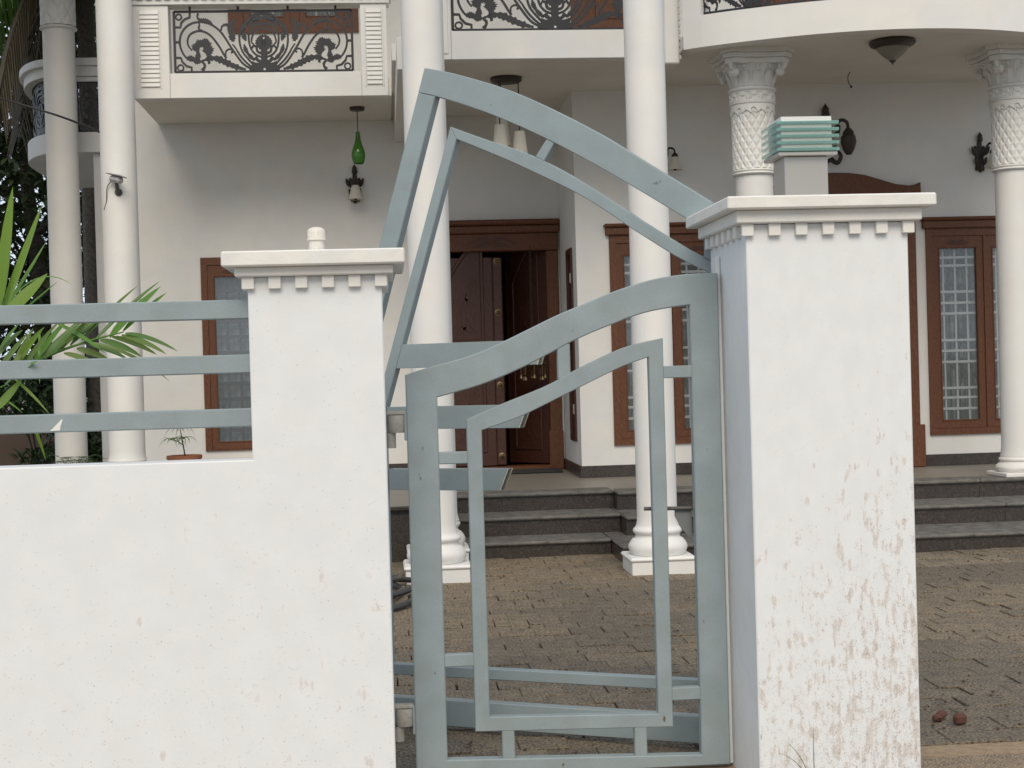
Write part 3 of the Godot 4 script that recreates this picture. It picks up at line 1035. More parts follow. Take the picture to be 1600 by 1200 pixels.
# ---------------------------------------------------------------- plants and small things out front
func front_plants() -> void:
	var o := thing("palm_plant", Vector3(-1.7, 0, -6.3), "bright green young palm behind the steel rails, fronds reaching over the wall", "palm")
	var L := [
		[-1.522, 1.827, -6.24, -1.481, 2.064, -6.21, -1.441, 2.298, -6.19, 0.063, 0],
		[-1.526, 1.777, -6.27, -1.428, 1.995, -6.24, -1.331, 2.230, -6.20, 0.058, 0],
		[-1.514, 1.831, -6.33, -1.438, 1.958, -6.36, -1.361, 2.098, -6.39, 0.021, 0],
		[-1.466, 1.848, -6.18, -1.329, 1.994, -6.12, -1.196, 1.896, -6.06, 0.008, 0],
		[-1.494, 1.801, -6.24, -1.415, 1.870, -6.25, -1.335, 1.959, -6.27, 0.068, 0],
		[-1.485, 1.807, -6.42, -1.400, 1.872, -6.40, -1.316, 1.937, -6.39, 0.013, 0],
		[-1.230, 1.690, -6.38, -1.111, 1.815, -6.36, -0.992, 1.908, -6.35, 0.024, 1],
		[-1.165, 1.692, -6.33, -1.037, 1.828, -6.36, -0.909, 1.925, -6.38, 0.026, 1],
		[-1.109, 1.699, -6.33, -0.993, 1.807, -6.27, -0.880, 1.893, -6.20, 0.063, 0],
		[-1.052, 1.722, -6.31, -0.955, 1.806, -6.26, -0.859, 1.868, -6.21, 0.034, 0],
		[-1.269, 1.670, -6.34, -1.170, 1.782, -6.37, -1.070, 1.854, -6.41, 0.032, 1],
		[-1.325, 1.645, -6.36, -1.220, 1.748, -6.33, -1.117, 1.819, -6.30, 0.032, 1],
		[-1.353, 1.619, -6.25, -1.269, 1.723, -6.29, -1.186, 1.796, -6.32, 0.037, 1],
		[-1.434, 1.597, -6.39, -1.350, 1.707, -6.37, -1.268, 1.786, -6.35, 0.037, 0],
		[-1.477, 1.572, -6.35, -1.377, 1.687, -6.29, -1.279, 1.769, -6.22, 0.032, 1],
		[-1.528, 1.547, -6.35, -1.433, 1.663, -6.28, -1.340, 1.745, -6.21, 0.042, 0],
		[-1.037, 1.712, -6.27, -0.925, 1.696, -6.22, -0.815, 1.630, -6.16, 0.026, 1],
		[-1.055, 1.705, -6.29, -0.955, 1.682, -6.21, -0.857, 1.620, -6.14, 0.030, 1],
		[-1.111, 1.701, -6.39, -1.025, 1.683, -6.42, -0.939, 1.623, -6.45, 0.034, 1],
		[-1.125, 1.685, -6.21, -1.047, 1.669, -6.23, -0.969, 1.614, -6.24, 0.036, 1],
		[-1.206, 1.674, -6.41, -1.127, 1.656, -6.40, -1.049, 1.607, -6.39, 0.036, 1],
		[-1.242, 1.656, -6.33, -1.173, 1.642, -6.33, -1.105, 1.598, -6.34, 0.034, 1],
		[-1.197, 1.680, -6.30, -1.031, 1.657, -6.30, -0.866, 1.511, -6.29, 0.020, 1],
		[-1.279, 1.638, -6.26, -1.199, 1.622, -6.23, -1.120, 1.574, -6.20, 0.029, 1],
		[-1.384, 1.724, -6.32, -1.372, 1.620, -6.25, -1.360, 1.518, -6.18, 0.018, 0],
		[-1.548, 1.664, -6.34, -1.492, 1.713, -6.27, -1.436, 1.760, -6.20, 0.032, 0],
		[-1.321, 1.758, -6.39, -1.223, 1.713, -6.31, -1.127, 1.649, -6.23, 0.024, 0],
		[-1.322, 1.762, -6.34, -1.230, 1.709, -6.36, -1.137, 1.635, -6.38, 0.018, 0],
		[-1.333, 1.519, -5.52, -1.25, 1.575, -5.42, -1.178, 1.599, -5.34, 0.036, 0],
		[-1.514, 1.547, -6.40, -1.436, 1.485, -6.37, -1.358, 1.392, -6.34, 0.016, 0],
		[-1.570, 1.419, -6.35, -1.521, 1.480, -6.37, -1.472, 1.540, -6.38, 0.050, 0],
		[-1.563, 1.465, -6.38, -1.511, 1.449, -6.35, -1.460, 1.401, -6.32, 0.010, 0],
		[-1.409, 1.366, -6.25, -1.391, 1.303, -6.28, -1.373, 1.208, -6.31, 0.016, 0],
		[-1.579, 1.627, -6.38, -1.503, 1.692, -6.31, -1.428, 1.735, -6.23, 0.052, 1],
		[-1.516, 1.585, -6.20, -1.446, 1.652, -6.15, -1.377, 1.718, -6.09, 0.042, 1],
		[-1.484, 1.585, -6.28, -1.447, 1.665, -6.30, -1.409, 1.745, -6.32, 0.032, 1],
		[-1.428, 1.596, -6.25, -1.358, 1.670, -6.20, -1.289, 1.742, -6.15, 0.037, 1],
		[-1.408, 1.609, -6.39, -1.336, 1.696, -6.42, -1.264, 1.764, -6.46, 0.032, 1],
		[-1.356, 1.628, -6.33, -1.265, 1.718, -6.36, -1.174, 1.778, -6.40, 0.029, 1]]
	for q in L:
		begin()
		var a := Vector3(q[0], q[1], q[2])
		var c := Vector3(q[6], q[7], q[8])
		leaf(a, Vector3(q[3], q[4], q[5]), c, q[9] * 0.78, Vector3(rng.randf_range(-0.4, 0.2), rng.randf_range(0.3, 0.7), 0.8), 9)
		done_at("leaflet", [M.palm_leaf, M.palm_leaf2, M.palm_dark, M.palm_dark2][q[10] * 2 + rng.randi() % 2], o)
	for st in [[Vector3(-1.80, 0.0, -6.3), Vector3(-1.75, 0.9, -6.3), Vector3(-1.593, 1.485, -6.3), Vector3(-1.388, 1.613, -6.31), Vector3(-1.21, 1.68, -6.32), Vector3(-1.047, 1.717, -6.28)], [Vector3(-1.75, 0.0, -6.33), Vector3(-1.70, 1.0, -6.3), Vector3(-1.55, 1.75, -6.25), Vector3(-1.50, 1.86, -6.25)], [Vector3(-1.7, 0.0, -6.2), Vector3(-1.62, 1.0, -6.0), Vector3(-1.5, 1.42, -5.7), Vector3(-1.33, 1.52, -5.52)]]:
		begin()
		tube(curve3(st, 5), 0.014, 0.003, 6)
		done_at("stem", M.palm_leaf, o)

	var w := thing("weed", Vector3(1.45, 0, -5.27), "thin grass stalks growing at the foot of the spotted gate pillar", "weed")
	for q in [[1.455, 1.449, 0.13, 1.455, 0.254], [1.462, 1.42, 0.16, 1.344, 0.204], [1.468, 1.42, 0.13, 1.327, 0.159], [1.45, 1.44, 0.06, 1.425, 0.10]]:
		begin()
		leaf(Vector3(q[0], -0.02, -5.27), Vector3(q[1], q[2], -5.25), Vector3(q[3], q[4], -5.265), 0.0035, Vector3(0.3, 0.6, 0.8), 8)
		done_at("blade", M.shrub_leaf, w)

	var k := 0
	for q in [[Vector3(2.335, 0.018, -6.20), Vector3(0.052, 0.040, 0.04), 0.3, "dark red brick chip, the squarest of the three lying beside the tall pillar"], [Vector3(2.297, 0.014, -6.31), Vector3(0.05, 0.026, 0.04), 0.9, "pale red brick chip, middle one of three on the paving"], [Vector3(2.262, 0.012, -6.26), Vector3(0.04, 0.028, 0.035), 0.1, "small dark brick chip nearest to the tall gate pillar"]]:
		begin()
		var s: Vector3 = q[1]
		box(Vector3.ZERO, s, 0.008, Basis(Vector3(0.2, 1, 0.1).normalized(), q[2]))
		var b := done("brick_chip", M.brick_red)
		b.position = q[0]
		tag(b, q[3], "brick", "brick chips on the paving")
		k += 1

	# black hose in loose coils
	begin()
	var hp := []
	for i in 52:
		var a := i * 0.42
		var rr := 0.52 + 0.10 * sin(i * 0.23)
		hp.append(Vector3(-0.40 + rr * cos(a) + 0.04 * sin(i * 0.7), 0.022 + 0.028 * (i / 15) + 0.012 * sin(i * 1.1), -10.25 + rr * 1.25 * sin(a) - 0.01 * i))
	tube(curve3(hp, 3), 0.021, 0.021, 8)
	tag(done("garden_hose", M.hose), "dark hose lying in loose coils on the paving behind the wall pillar", "hose")
# ---------------------------------------------------------------- the house
func relief_shaft(c: Vector3, y0: float, y1: float, ny: int, nt: int, rf: Callable) -> void:
	var rows := []
	for j in ny + 1:
		var y := lerpf(y0, y1, float(j) / ny)
		var row := []
		for k in nt:
			var a := TAU * k / nt
			var r: float = rf.call(a, y)
			row.append(c + Vector3(cos(a) * r, y, sin(a) * r))
		rows.append(row)
	for j in ny:
		for k in nt:
			var l := (k + 1) % nt
			var h: Vector3 = rows[j][k] - c
			h.y = 0
			quad(rows[j][k], rows[j][l], rows[j + 1][l], rows[j + 1][k], h)

func tw(x: float) -> float:
	return 1.0 - absf(fposmod(x, 1.0) * 2.0 - 1.0)

func plain_column(o: Node3D, x: float, z: float, r: float, y0: float, y1: float, base := true) -> void:
	var c := Vector3(x, 0, z)
	begin()
	var s := y0 + (0.345 if base else 0.0)
	lathe(c, pl([r * 1.06, s, r * 1.01, s + 0.03, r, s + 0.08, r, y1]), 40)
	var col := done("column", M.house_white, o)
	if not base: return
	begin()
	box(c + Vector3(0, y0 + 0.046, 0), Vector3(0.46, 0.10, 0.46), 0.006)
	box(c + Vector3(0, y0 + 0.112, 0), Vector3(0.485, 0.032, 0.485), 0.012)
	done("plinth", M.house_white, col)
	begin()
	var p := [0.0, y0 + 0.129, 0.19, y0 + 0.129]
	p.append_array(arc_prof(0.195, 0.185, y0 + 0.130, y0 + 0.245, 0.028, 8))
	p.append_array([0.172, y0 + 0.25])
	p.append_array(arc_prof(0.172, 0.166, y0 + 0.25, y0 + 0.28, -0.006, 4))
	p.append_array(arc_prof(0.170, 0.166, y0 + 0.282, y0 + 0.328, 0.014, 6))
	p.append_array([r * 1.09, y0 + 0.332, r * 1.06, y0 + 0.345])
	lathe(c, pl(p), 40)
	done("base", M.house_white, col)

func carved_column(o: Node3D, x: float, z: float, y0: float) -> void:
	var c := Vector3(x, 0, z)
	var r := 0.166
	begin()
	lathe(c, pl([r * 1.05, y0 + 0.20, r, y0 + 0.27, r, 3.155]), 40)
	var col := done("column", M.house_white, o)
	begin()
	box(c + Vector3(0, y0 + 0.02, 0), Vector3(0.46, 0.036, 0.46), 0.006)
	done("plinth", M.house_white, col)
	begin()
	var p := [0.0, y0 + 0.038, 0.2, y0 + 0.038]
	p.append_array(arc_prof(0.2, 0.19, y0 + 0.038, y0 + 0.12, 0.028, 8))
	p.append_array([0.182, y0 + 0.125])
	p.append_array(arc_prof(0.18, 0.178, y0 + 0.13, y0 + 0.17, 0.014, 6))
	p.append_array([r * 1.08, y0 + 0.18, r * 1.05, y0 + 0.20])
	lathe(c, pl(p), 40)
	done("base", M.house_white, col)
	# quilted drum between two rings
	begin()
	p = arc_prof(0.172, 0.178, 3.150, 3.178, 0.020, 6)
	p.append_array(arc_prof(0.180, 0.178, 3.180, 3.205, 0.012, 5))
	lathe(c, pl(p), 40)
	var N := 17.0
	relief_shaft(c, 3.205, 3.735, 100, 204, func(a: float, y: float):
		var u: float = a * N / TAU
		var w: float = (y - 3.205) / 0.058
		var q := minf(tw(u + w * 0.5), tw(u - w * 0.5))
		var body: float = 0.176 + 0.011 * minf(1.0, q * 1.7)
		# scalloped collar with drop-shaped openings
		var u2: float = a * 9.0 / TAU
		var edge: float = 3.665 + 0.045 * tw(u2 + 0.5)
		if y > edge:
			body = 0.196
			var dx: float = (fposmod(u2, 1.0) - 0.5) * 0.13
			var dy: float = y - 3.70
			if Vector2(dx * 1.3, dy).length() < 0.030: body = 0.180
			if Vector2(dx * 1.3, dy).length() < 0.013: body = 0.195
		return body)
	p = [0.196, 3.735, 0.196, 3.765]
	p.append_array(arc_prof(0.197, 0.197, 3.765, 3.787, 0.010, 5))
	lathe(c, pl(p), 40)
	relief_shaft(c, 3.787, 3.875, 18, 108, func(a: float, y: float):
		var u: float = fposmod(a * 12.0 / TAU + (y - 3.787) * 1.2, 1.0)
		var v: float = (y - 3.787) / 0.088
		var body := 0.190
		if v < 0.14 or v > 0.86: body = 0.199
		elif (v > 0.52 and u < 0.72 and u > 0.1) or (u > 0.58 and u < 0.72) or (v < 0.4 and u > 0.86): body = 0.201
		return body)
	p = [0.195, 3.875]
	p.append_array(arc_prof(0.197, 0.199, 3.878, 3.912, 0.014, 6))
	lathe(c, pl(p), 40)
	done("drum", M.cast_white, col)
	# leafy capital with corner scrolls
	begin()
	lathe(c, pl([0.190, 3.912, 0.196, 3.96, 0.208, 4.02, 0.232, 4.08, 0.268, 4.13]), 32)
	var plan := func(k: float) -> PackedVector2Array:
		var q := PackedVector2Array()
		for i in 4:
			for v in [Vector2(-0.235, 0.315), Vector2(-0.12, 0.285), Vector2(0.12, 0.285), Vector2(0.235, 0.315), Vector2(0.315, 0.235)]:
				if v.x == 0.315: continue
				var w: Vector2 = (v * k).rotated(-i * PI / 2)
				q.append(Vector2(w.x + x, w.y + z))
		return q
	slab(plan.call(0.90), 4.10, 4.145)
	slab(plan.call(0.97), 4.147, 4.185)
	slab(plan.call(1.04), 4.187, 4.232)
	var cap := done("capital", M.cast_white, col)
	begin()
	for i in 12:
		var a := TAU * i / 12
		var d := Vector3(cos(a), 0, sin(a))
		leaf(c + d * 0.196 + Vector3(0, 3.915, 0), c + d * 0.225 + Vector3(0, 4.05, 0), c + d * 0.262 + Vector3(0, 4.035, 0), 0.085, d + Vector3(0, 0.3, 0), 7, -0.3)
		var b := a + TAU / 24
		var e := Vector3(cos(b), 0, sin(b))
		leaf(c + e * 0.200 + Vector3(0, 3.96, 0), c + e * 0.235 + Vector3(0, 4.12, 0), c + e * 0.300 + Vector3(0, 4.10, 0), 0.09, e + Vector3(0, 0.3, 0), 7, -0.3)
		box(c + d * 0.232 + Vector3(0, 4.085, 0), Vector3(0.03, 0.045, 0.03), 0.012, Basis(Vector3.UP, -a))
	for i in 4:
		var a := TAU * (i + 0.5) / 4
		var d := Vector3(cos(a), 0, sin(a))
		var sp := PackedVector3Array()
		for k in 22:
			var t := k / 21.0
			var rr := 0.042 * (1.0 - t * 0.75)
			sp.append(c + d * (0.305 + rr * sin(t * 10.0) * 0.9) + Vector3(0, 4.085 + rr * cos(t * 10.0) * 0.9, 0))
		tube(sp, 0.022, 0.012, 7)
		box(c + d * 0.285 + Vector3(0, 4.03, 0), Vector3(0.06, 0.07, 0.09), 0.02, Basis(Vector3.UP, -a))
	done("acanthus", M.cast_white, cap)

# scrolled wrought-iron panel; f maps (0..1 across, 0..1 up, depth) into space
func grille(o: Node3D, f: Callable, detail := true) -> void:
	begin()
	for l in [[0.0, 0.0, 1.0, 0.0], [0.0, 1.0, 1.0, 1.0], [0.0, 0.0, 0.0, 1.0], [1.0, 0.0, 1.0, 1.0]]:
		var p := PackedVector2Array()
		for i in 13: p.append(Vector2(lerpf(l[0], l[2], i / 12.0), lerpf(l[1], l[3], i / 12.0)))
		var hw := 0.019 if l[1] == l[3] else 0.0068
		band(p, [hw, hw], 0.010, f)
	for x in [0.09, 0.36, 0.64, 0.91]:
		band(PackedVector2Array([Vector2(x, -0.06), Vector2(x, -0.015)]), [0.006, 0.006], 0.009, f)
		band(PackedVector2Array([Vector2(x, 1.015), Vector2(x, 1.09)]), [0.006, 0.006], 0.009, f)
	var fr := done("grille", M.iron, o)
	var C := [
		["scroll", [480, 905, 370, 890, 270, 850, 200, 740, 175, 620, 195, 500, 260, 400, 350, 340, 450, 318, 560, 325, 660, 370, 760, 450, 840, 560, 900, 660, 960, 750, 1050, 880, 1130, 960, 1220, 1005], [10, 13, 13, 13, 13]],
		["scroll", [350, 740, 300, 670, 288, 590, 320, 510, 390, 465, 470, 450, 550, 470, 630, 525, 700, 610, 760, 700, 810, 790, 850, 850], [10, 13, 13, 13]],
		["leaf_blade", [480, 900, 560, 870, 660, 850, 760, 872, 880, 930, 1000, 980, 1130, 1012], [8, 14, 30, 24, 42, 30, 40, 26, 34, 16, 12]],
		["scroll", [940, 640, 985, 700, 1020, 760, 1075, 840, 1150, 920, 1230, 985], [8, 12, 12]],
		["scroll", [1040, 500, 1045, 620, 1080, 740, 1150, 840, 1240, 940], [12, 12, 12]],
		["leaf_blade", [1125, 330, 1085, 420, 1100, 500, 1135, 590], [8, 30, 16, 30, 8]],
		["leaf_blade", [1290, 245, 1220, 310, 1150, 350], [10, 34, 20, 30, 8]],
		["scroll", [1389, 400, 1300, 420, 1240, 490, 1215, 600, 1250, 640], [10, 12, 8]],
		["leaf_blade", [1389, 560, 1365, 600, 1389, 700], [30, 26, 30]],
		["leaf_blade", [1110, 640, 1130, 720, 1180, 800, 1260, 880], [6, 24, 14, 24, 8]],
		["scroll", [1175, 480, 1180, 600, 1215, 720, 1290, 800, 1389, 830], [12, 12]],
		["scroll", [840, 840, 838, 780, 850, 740, 890, 715, 930, 725, 940, 755, 915, 765], [10, 10, 12]],
		["leaf_blade", [775, 440, 785, 385, 830, 355, 880, 365, 915, 430, 930, 510, 950, 600], [8, 10, 14, 20, 36, 26, 38, 16]],
		["leaf_blade", [900, 420, 930, 320, 970, 270], [24, 28, 6]],
		["leaf_blade", [445, 190, 430, 235, 455, 280, 540, 300, 600, 320, 650, 360], [10, 10, 18, 30, 24, 10]],
		["scroll", [455, 330, 460, 370, 450, 405, 470, 440, 500, 435], [9, 12, 12]],
		["leaf_blade", [380, 740, 430, 665, 500, 610, 560, 590, 590, 605], [20, 52, 34, 50, 20, 26, 10]],
		["leaf_blade", [575, 860, 590, 780, 580, 700, 560, 640, 545, 600], [10, 18, 40, 62, 40, 54, 10]],
		["leaf_blade", [430, 740, 440, 800, 430, 870, 420, 900], [16, 18, 30, 22, 40]],
		["leaf_blade", [270, 860, 350, 858, 420, 890, 480, 905], [12, 34, 22, 40, 12]],
		["scroll", [490, 905, 530, 940, 530, 990, 495, 1035], [10, 16, 14, 22]],
		["scroll", [560, 870, 590, 890, 605, 915, 580, 922], [8, 12, 14]],
		["corner_bar", [112, 400, 185, 400, 200, 330, 250, 280, 320, 250, 320, 175], [12, 12]],
		["corner_bar", [122, 850, 190, 850, 210, 910, 270, 970, 345, 990, 345, 1062], [12, 12]],
		["corner_bar", [112, 620, 172, 620], [12, 12]],
		["scroll", [1389, 185, 1290, 195, 1200, 255, 1120, 370, 1060, 470, 1040, 520], [14, 14, 12]],
		["scroll", [1389, 335, 1290, 345, 1215, 400, 1176, 490], [20, 14, 12]],
		["leaf_blade", [1389, 250, 1310, 245, 1230, 290], [8, 34, 8]],
		["leaf_blade", [1389, 505, 1342, 545, 1325, 610, 1345, 680, 1389, 720], [10, 24, 40, 26, 10]],
		["scroll", [1225, 700, 1245, 660, 1285, 680, 1300, 740, 1340, 765, 1389, 770], [10, 14, 14]],
		["leaf_blade", [1389, 690, 1389, 830, 1389, 985], [20, 30, 22, 34, 26]],
		["scroll", [1270, 830, 1320, 885, 1389, 905], [26, 16, 12]],
		["scroll", [1215, 905, 1300, 940, 1389, 925], [12, 20, 12]],
		["leaf_blade", [1180, 1000, 1290, 985, 1389, 990], [18, 46, 46]]]
	var nth := 0
	for e in C:
		nth += 1
		if not detail and e[0] == "corner_bar": continue
		var q := PackedVector2Array()
		for i in range(0, e[1].size(), 2):
			var y: float = e[1][i + 1]
			var u: float = (e[1][i] - 90.0 - 20.0 * (y - 170.0) / 890.0) / 1296.0
			q.append(Vector2(minf(u, 1.0), (1065.0 - (y + 25.0 * u)) / 895.0))
		if e[0] != "corner_bar": q = catmull(q, 3 if detail else 2)
		# widths in the drawing become fractions of the panel's own size
		for m in [1.0, -1.0]:
			var g2 := func(u: float, v: float, d: float) -> Vector3:
				return f.call(Vector2(0.5 + m * (u * 0.5 - 0.5), v), d)
			var fm := func(pp: Vector2, d: float) -> Vector3: return g2.call(pp.x, pp.y * 1.0, d)
			var sq := PackedVector2Array()
			for v in q: sq.append(Vector2(v.x * 1.46, v.y))
			var fs := func(pp: Vector2, d: float) -> Vector3: return fm.call(Vector2(pp.x / 1.46, pp.y), d)
			var w := []
			for k in e[2]: w.append(k * (1.22 if e[0] == "scroll" else 1.3) / 895.0)
			if e[0] == "leaf_blade":
				# serrated outline
				var nn := 22
				var fine := resample(sq, nn)
				var w2 := []
				for k in nn:
					var t: float = float(k) / (nn - 1) * (w.size() - 1)
					var k0 := mini(int(t), w.size() - 2)
					w2.append(lerpf(w[k0], w[k0 + 1], t - k0) * (1.22 if k % 2 else 0.78))
				sq = fine
				w = w2
			begin()
			band(sq, w, 0.0052 + 0.0003 * nth + (0.00015 if m > 0.0 else 0.0), fs)
			done(e[0], M.iron, fr)
	for c in [[165, 250, 42], [190, 1000, 44]]:
		for m in [1.0, -1.0]:
			var q := PackedVector2Array()
			for i in 15:
				var a := TAU * i / 14
				q.append(Vector2(((c[0] - 95.0 - 20.0 * (c[1] - 170.0) / 890.0) + c[2] * cos(a)) / 895.0, (1065.0 - c[1] + c[2] * sin(a)) / 895.0))
			begin()
			band(q, [0.0135, 0.0135], 0.008, func(pp: Vector2, d: float) -> Vector3: return f.call(Vector2(0.5 + m * (pp.x * 895.0 / 1296.0 * 0.5 - 0.5), pp.y), d))
			done("rosette", M.iron, fr)

func curtain(x0: float, x1: float, y0: float, y1: float, z: float, folds: float, amp: float) -> void:
	var n := 48
	for i in n:
		var q := []
		for k in 2:
			var t := float(i + k) / n
			var x := lerpf(x0, x1, t)
			var d := amp * sin(t * folds * TAU + 0.8 * sin(t * 9.0))
			q.append(Vector3(x, y0, z + d * 1.3))
			q.append(Vector3(x, y1, z + d * 0.6))
		quad(q[0], q[2], q[3], q[1], Vector3(0, 0, 1))

func carving(o: Node3D, x: float, y: float, z: float, w: float, h: float, m: Material) -> void:
	# a low relief of leaves and curls, flat on the wood
	begin()
	var f := func(p: Vector2, d: float) -> Vector3: return Vector3(x + p.x * w, y + p.y * h, z + d)
	for s in [-1.0, 1.0]:
		for q in [[0.02, -0.1, 0.2, 0.3, 0.42, 0.1, 0.5, -0.2], [0.05, 0.3, 0.16, 0.5, 0.3, 0.4], [0.05, -0.35, 0.25, -0.3, 0.4, -0.4], [0.1, 0.05, 0.2, -0.15, 0.32, 0.0]]:
			var p := pl(q)
			for i in p.size(): p[i].x *= s
			band(catmull(p, 4), [0.03, 0.07, 0.05, 0.02], 0.006, f)
	done("carving", m, o)

# casement window: outer frame part with sashes, panes, bars and curtain as its pieces
func window(o: Node3D, x0: float, x1: float, y0: float, y1: float, zf: float, panes: Array, gy0: float, gy1: float, hy: Array, vx: Array, barm: Material, lintel := true, cur: Material = null, hb := 0.012) -> Node3D:
	var holes := []
	for p in panes: holes.append([p[0] - 0.075, gy0 - 0.085, p[1] + 0.075, gy1 + 0.125])
	begin()
	wall(x0, x1, y0, y1, zf + 0.025, 0.10, holes)
	if lintel:
		bx(x0 - 0.035, x1 + 0.035, y1 + 0.001, y1 + 0.075, zf + 0.055, zf - 0.02, 0.006)
		bx(x0 - 0.052, x1 + 0.052, y1 + 0.075, y1 + 0.110, zf + 0.085, zf - 0.02, 0.014)
	var w := done("window", M.teak, o)
	for p in panes:
		begin()
		wall(p[0] - 0.073, p[1] + 0.073, gy0 - 0.083, gy1 + 0.123, zf + 0.012, 0.045, [[p[0], gy0, p[1], gy1]])
		bx(p[0] - 0.012, p[0] - 0.0005, gy0, gy1, zf + 0.019, zf + 0.011, 0.003)
		bx(p[1] + 0.0005, p[1] + 0.012, gy0, gy1, zf + 0.019, zf + 0.011, 0.003)
		bx(p[0] - 0.012, p[1] + 0.012, gy0 - 0.012, gy0 - 0.0005, zf + 0.019, zf + 0.011, 0.003)
		bx(p[0] - 0.012, p[1] + 0.012, gy1 + 0.0005, gy1 + 0.012, zf + 0.019, zf + 0.011, 0.003)
		done("sash", M.teak, w)
		carving(w, (p[0] + p[1]) * 0.5, gy1 + 0.055, zf + 0.012, (p[1] - p[0]) * 0.62, 0.05, M.teak_carved)
		begin()
		bx(p[0] - 0.01, p[1] + 0.01, gy0 - 0.01, gy1 + 0.01, zf - 0.008, zf - 0.012, 0.0)
		done("pane", M.pane, w)
		for y in hy:
			begin()
			bx(p[0] - 0.03, p[1] + 0.03, y - hb, y + hb, zf - 0.050, zf - 0.062, 0.002)
			done("bar", barm, w)
		for x in vx:
			begin()
			bx(p[0] + x - 0.009, p[0] + x + 0.009, gy0 - 0.02, gy1 + 0.02, zf - 0.063, zf - 0.073, 0.002)
			done("bar", barm, w)
		begin()
		curtain(p[0] - 0.06, p[1] + 0.06, gy0 - 0.06, gy1 + 0.06, zf - 0.15, 5.0, 0.022)
		done("curtain", cur if cur else M.curtain, w)
	return w

func house() -> void:
	var o := thing("house", Vector3.ZERO, "white two-storey villa with columned porch, granite steps, teak doors and iron balcony grilles", "house")
	var F := 0.44
	var SO := 4.17
	# --- walls
	begin()
	wall(-2.62, 1.87, -0.05, 4.338, -16.2, 0.22, [[-1.889, 0.75, -0.62, 2.762], [0.42, F, 1.845, 2.95]])
	done("wall", M.house_white, o)
	begin()
	wall(1.87, 7.2, -0.05, 4.235, -14.8, 0.22, [[2.192, 0.745, 3.42, 2.785], [3.66, F, 5.20, 3.12], [5.344, 0.745, 6.55, 2.785]])
	done("wall", M.house_white, o)
	begin(Transform3D(Basis(Vector3.UP, -PI / 2), Vector3(1.87, 0, 0)))
	# the porch's side wall, facing left: local x runs away from the street
	wall(-16.2, -15.02, -0.05, 4.1895, 0.0, 0.22, [[-15.52, 0.78, -15.10, 2.70]])
	done("wall", M.house_white, o)
	begin()
	wall(-2.62, 7.2, 4.34, 7.40, -16.2, 0.22, [[-1.53, 5.085, -0.18, 6.6], [2.06, 4.34, 3.10, 6.5], [4.0, 4.34, 5.3, 6.5]])
	done("wall", M.house_white, o)
	begin()
	wall(-2.84, 7.2, -0.05, 7.40, -22.0, 0.22)
	bx(-2.84, -2.621, -0.05, 7.40, -16.2, -22.0, 0.0)
	bx(7.2, 7.42, -0.05, 7.40, -14.8, -22.22, 0.0)
	done("wall", M.house_white, o)
	# --- slabs overhead
	begin()
	slab(pl([-2.62, -16.43, 1.87, -16.43, 1.87, -22.0, -2.62, -22.0]), SO + 0.003, SO + 0.165)
	slab(pl([1.872, -15.02, 7.2, -15.02, 7.2, -22.0, 1.872, -22.0]), SO + 0.003, SO + 0.165)
	done("floor_slab", M.dark_room, o)
	begin()
	slab(pl([-2.28, -14.72, 0.13, -14.72, 0.13, -16.198, -2.28, -16.198]), 4.158, 4.335)
	done("balcony", M.soffit_white, o)
	begin()
	slab(pl([0.13, -13.22, 2.62, -13.22, 2.62, -16.198, 0.13, -16.198]), 4.190, 4.336)
	done("balcony", M.soffit_white, o)
	var arc := PackedVector2Array()
	var arcn := 28
	for i in arcn + 1:
		var t := float(i) / arcn
		arc.append(Vector2(lerpf(2.622, 6.35, t), -13.0 + 0.74 * pow(sin(PI * t), 0.9)))
	var pp := arc.duplicate()
	pp.append_array(pl([7.2, -13.0, 7.2, -16.198, 2.622, -16.198]))
	begin()
	slab(pp, 4.228, 4.337)
	done("balcony", M.soffit_white, o)
	begin()
	bx(0.16, 0.44, 3.93, 4.189, -12.30, -16.198, 0.006)
	done("beam", M.house_white, o)
	begin()
	slab(pl([-4.6, -13.6, 7.6, -13.6, 7.6, -22.3, -4.6, -22.3]), 7.402, 7.65)
	done("roof", M.house_white, o)
	begin()
	bx(0.1, 2.2, 7.402, 7.66, -11.0, -11.4, 0.01)
	for x in [0.33, 1.962]: bx(x - 0.12, x + 0.12, 7.402, 7.64, -11.401, -13.599, 0.01)
	done("beam", M.house_white, o)

	# --- left balcony front: fascia, piers with louvres, cornice
	begin()
	bx(-1.944, -0.150, 4.156, 4.390, -14.705, -14.86, 0.004)
	done("fascia", M.house_white, o)
	for q in [[-2.284, -1.946, -2.212, -2.038], [-0.148, 0.102, -0.096, 0.048]]:
		begin()
		bx(q[0], q[1], 4.155, 5.030, -14.700, -14.88, 0.004)
		var pier := done("pier", M.house_white, o)
		for b in [[q[2] - 0.018, q[2] - 0.006], [q[3] + 0.006, q[3] + 0.018]]:
			begin()
			bx(b[0], b[1], 4.245, 4.99, -14.692, -14.701, 0.002)
			done("bead", M.house_white, pier)
		for i in 17:
			begin()
			box(Vector3((q[2] + q[3]) * 0.5, 4.283 + i * 0.0423, -14.694), Vector3(q[3] - q[2], 0.039, 0.010), 0.002, Basis(Vector3.RIGHT, -0.28))
			done("slat", M.house_white, pier)
	begin()
	bx(-2.31, 0.13, 5.031, 5.075, -14.68, -14.90, 0.004)
	bx(-2.36, 0.18, 5.125, 5.19, -14.62, -14.96, 0.012)
	bx(-2.33, 0.15, 5.076, 5.124, -14.70, -14.93, 0.003)
	var cor := done("cornice", M.cast_white, o)
	for i in 29:
		begin()
		bx(-2.315 + i * 0.0856, -2.262 + i * 0.0856, 5.080, 5.122, -14.652, -14.699, 0.003)
		done("dentil", M.cast_white, cor)
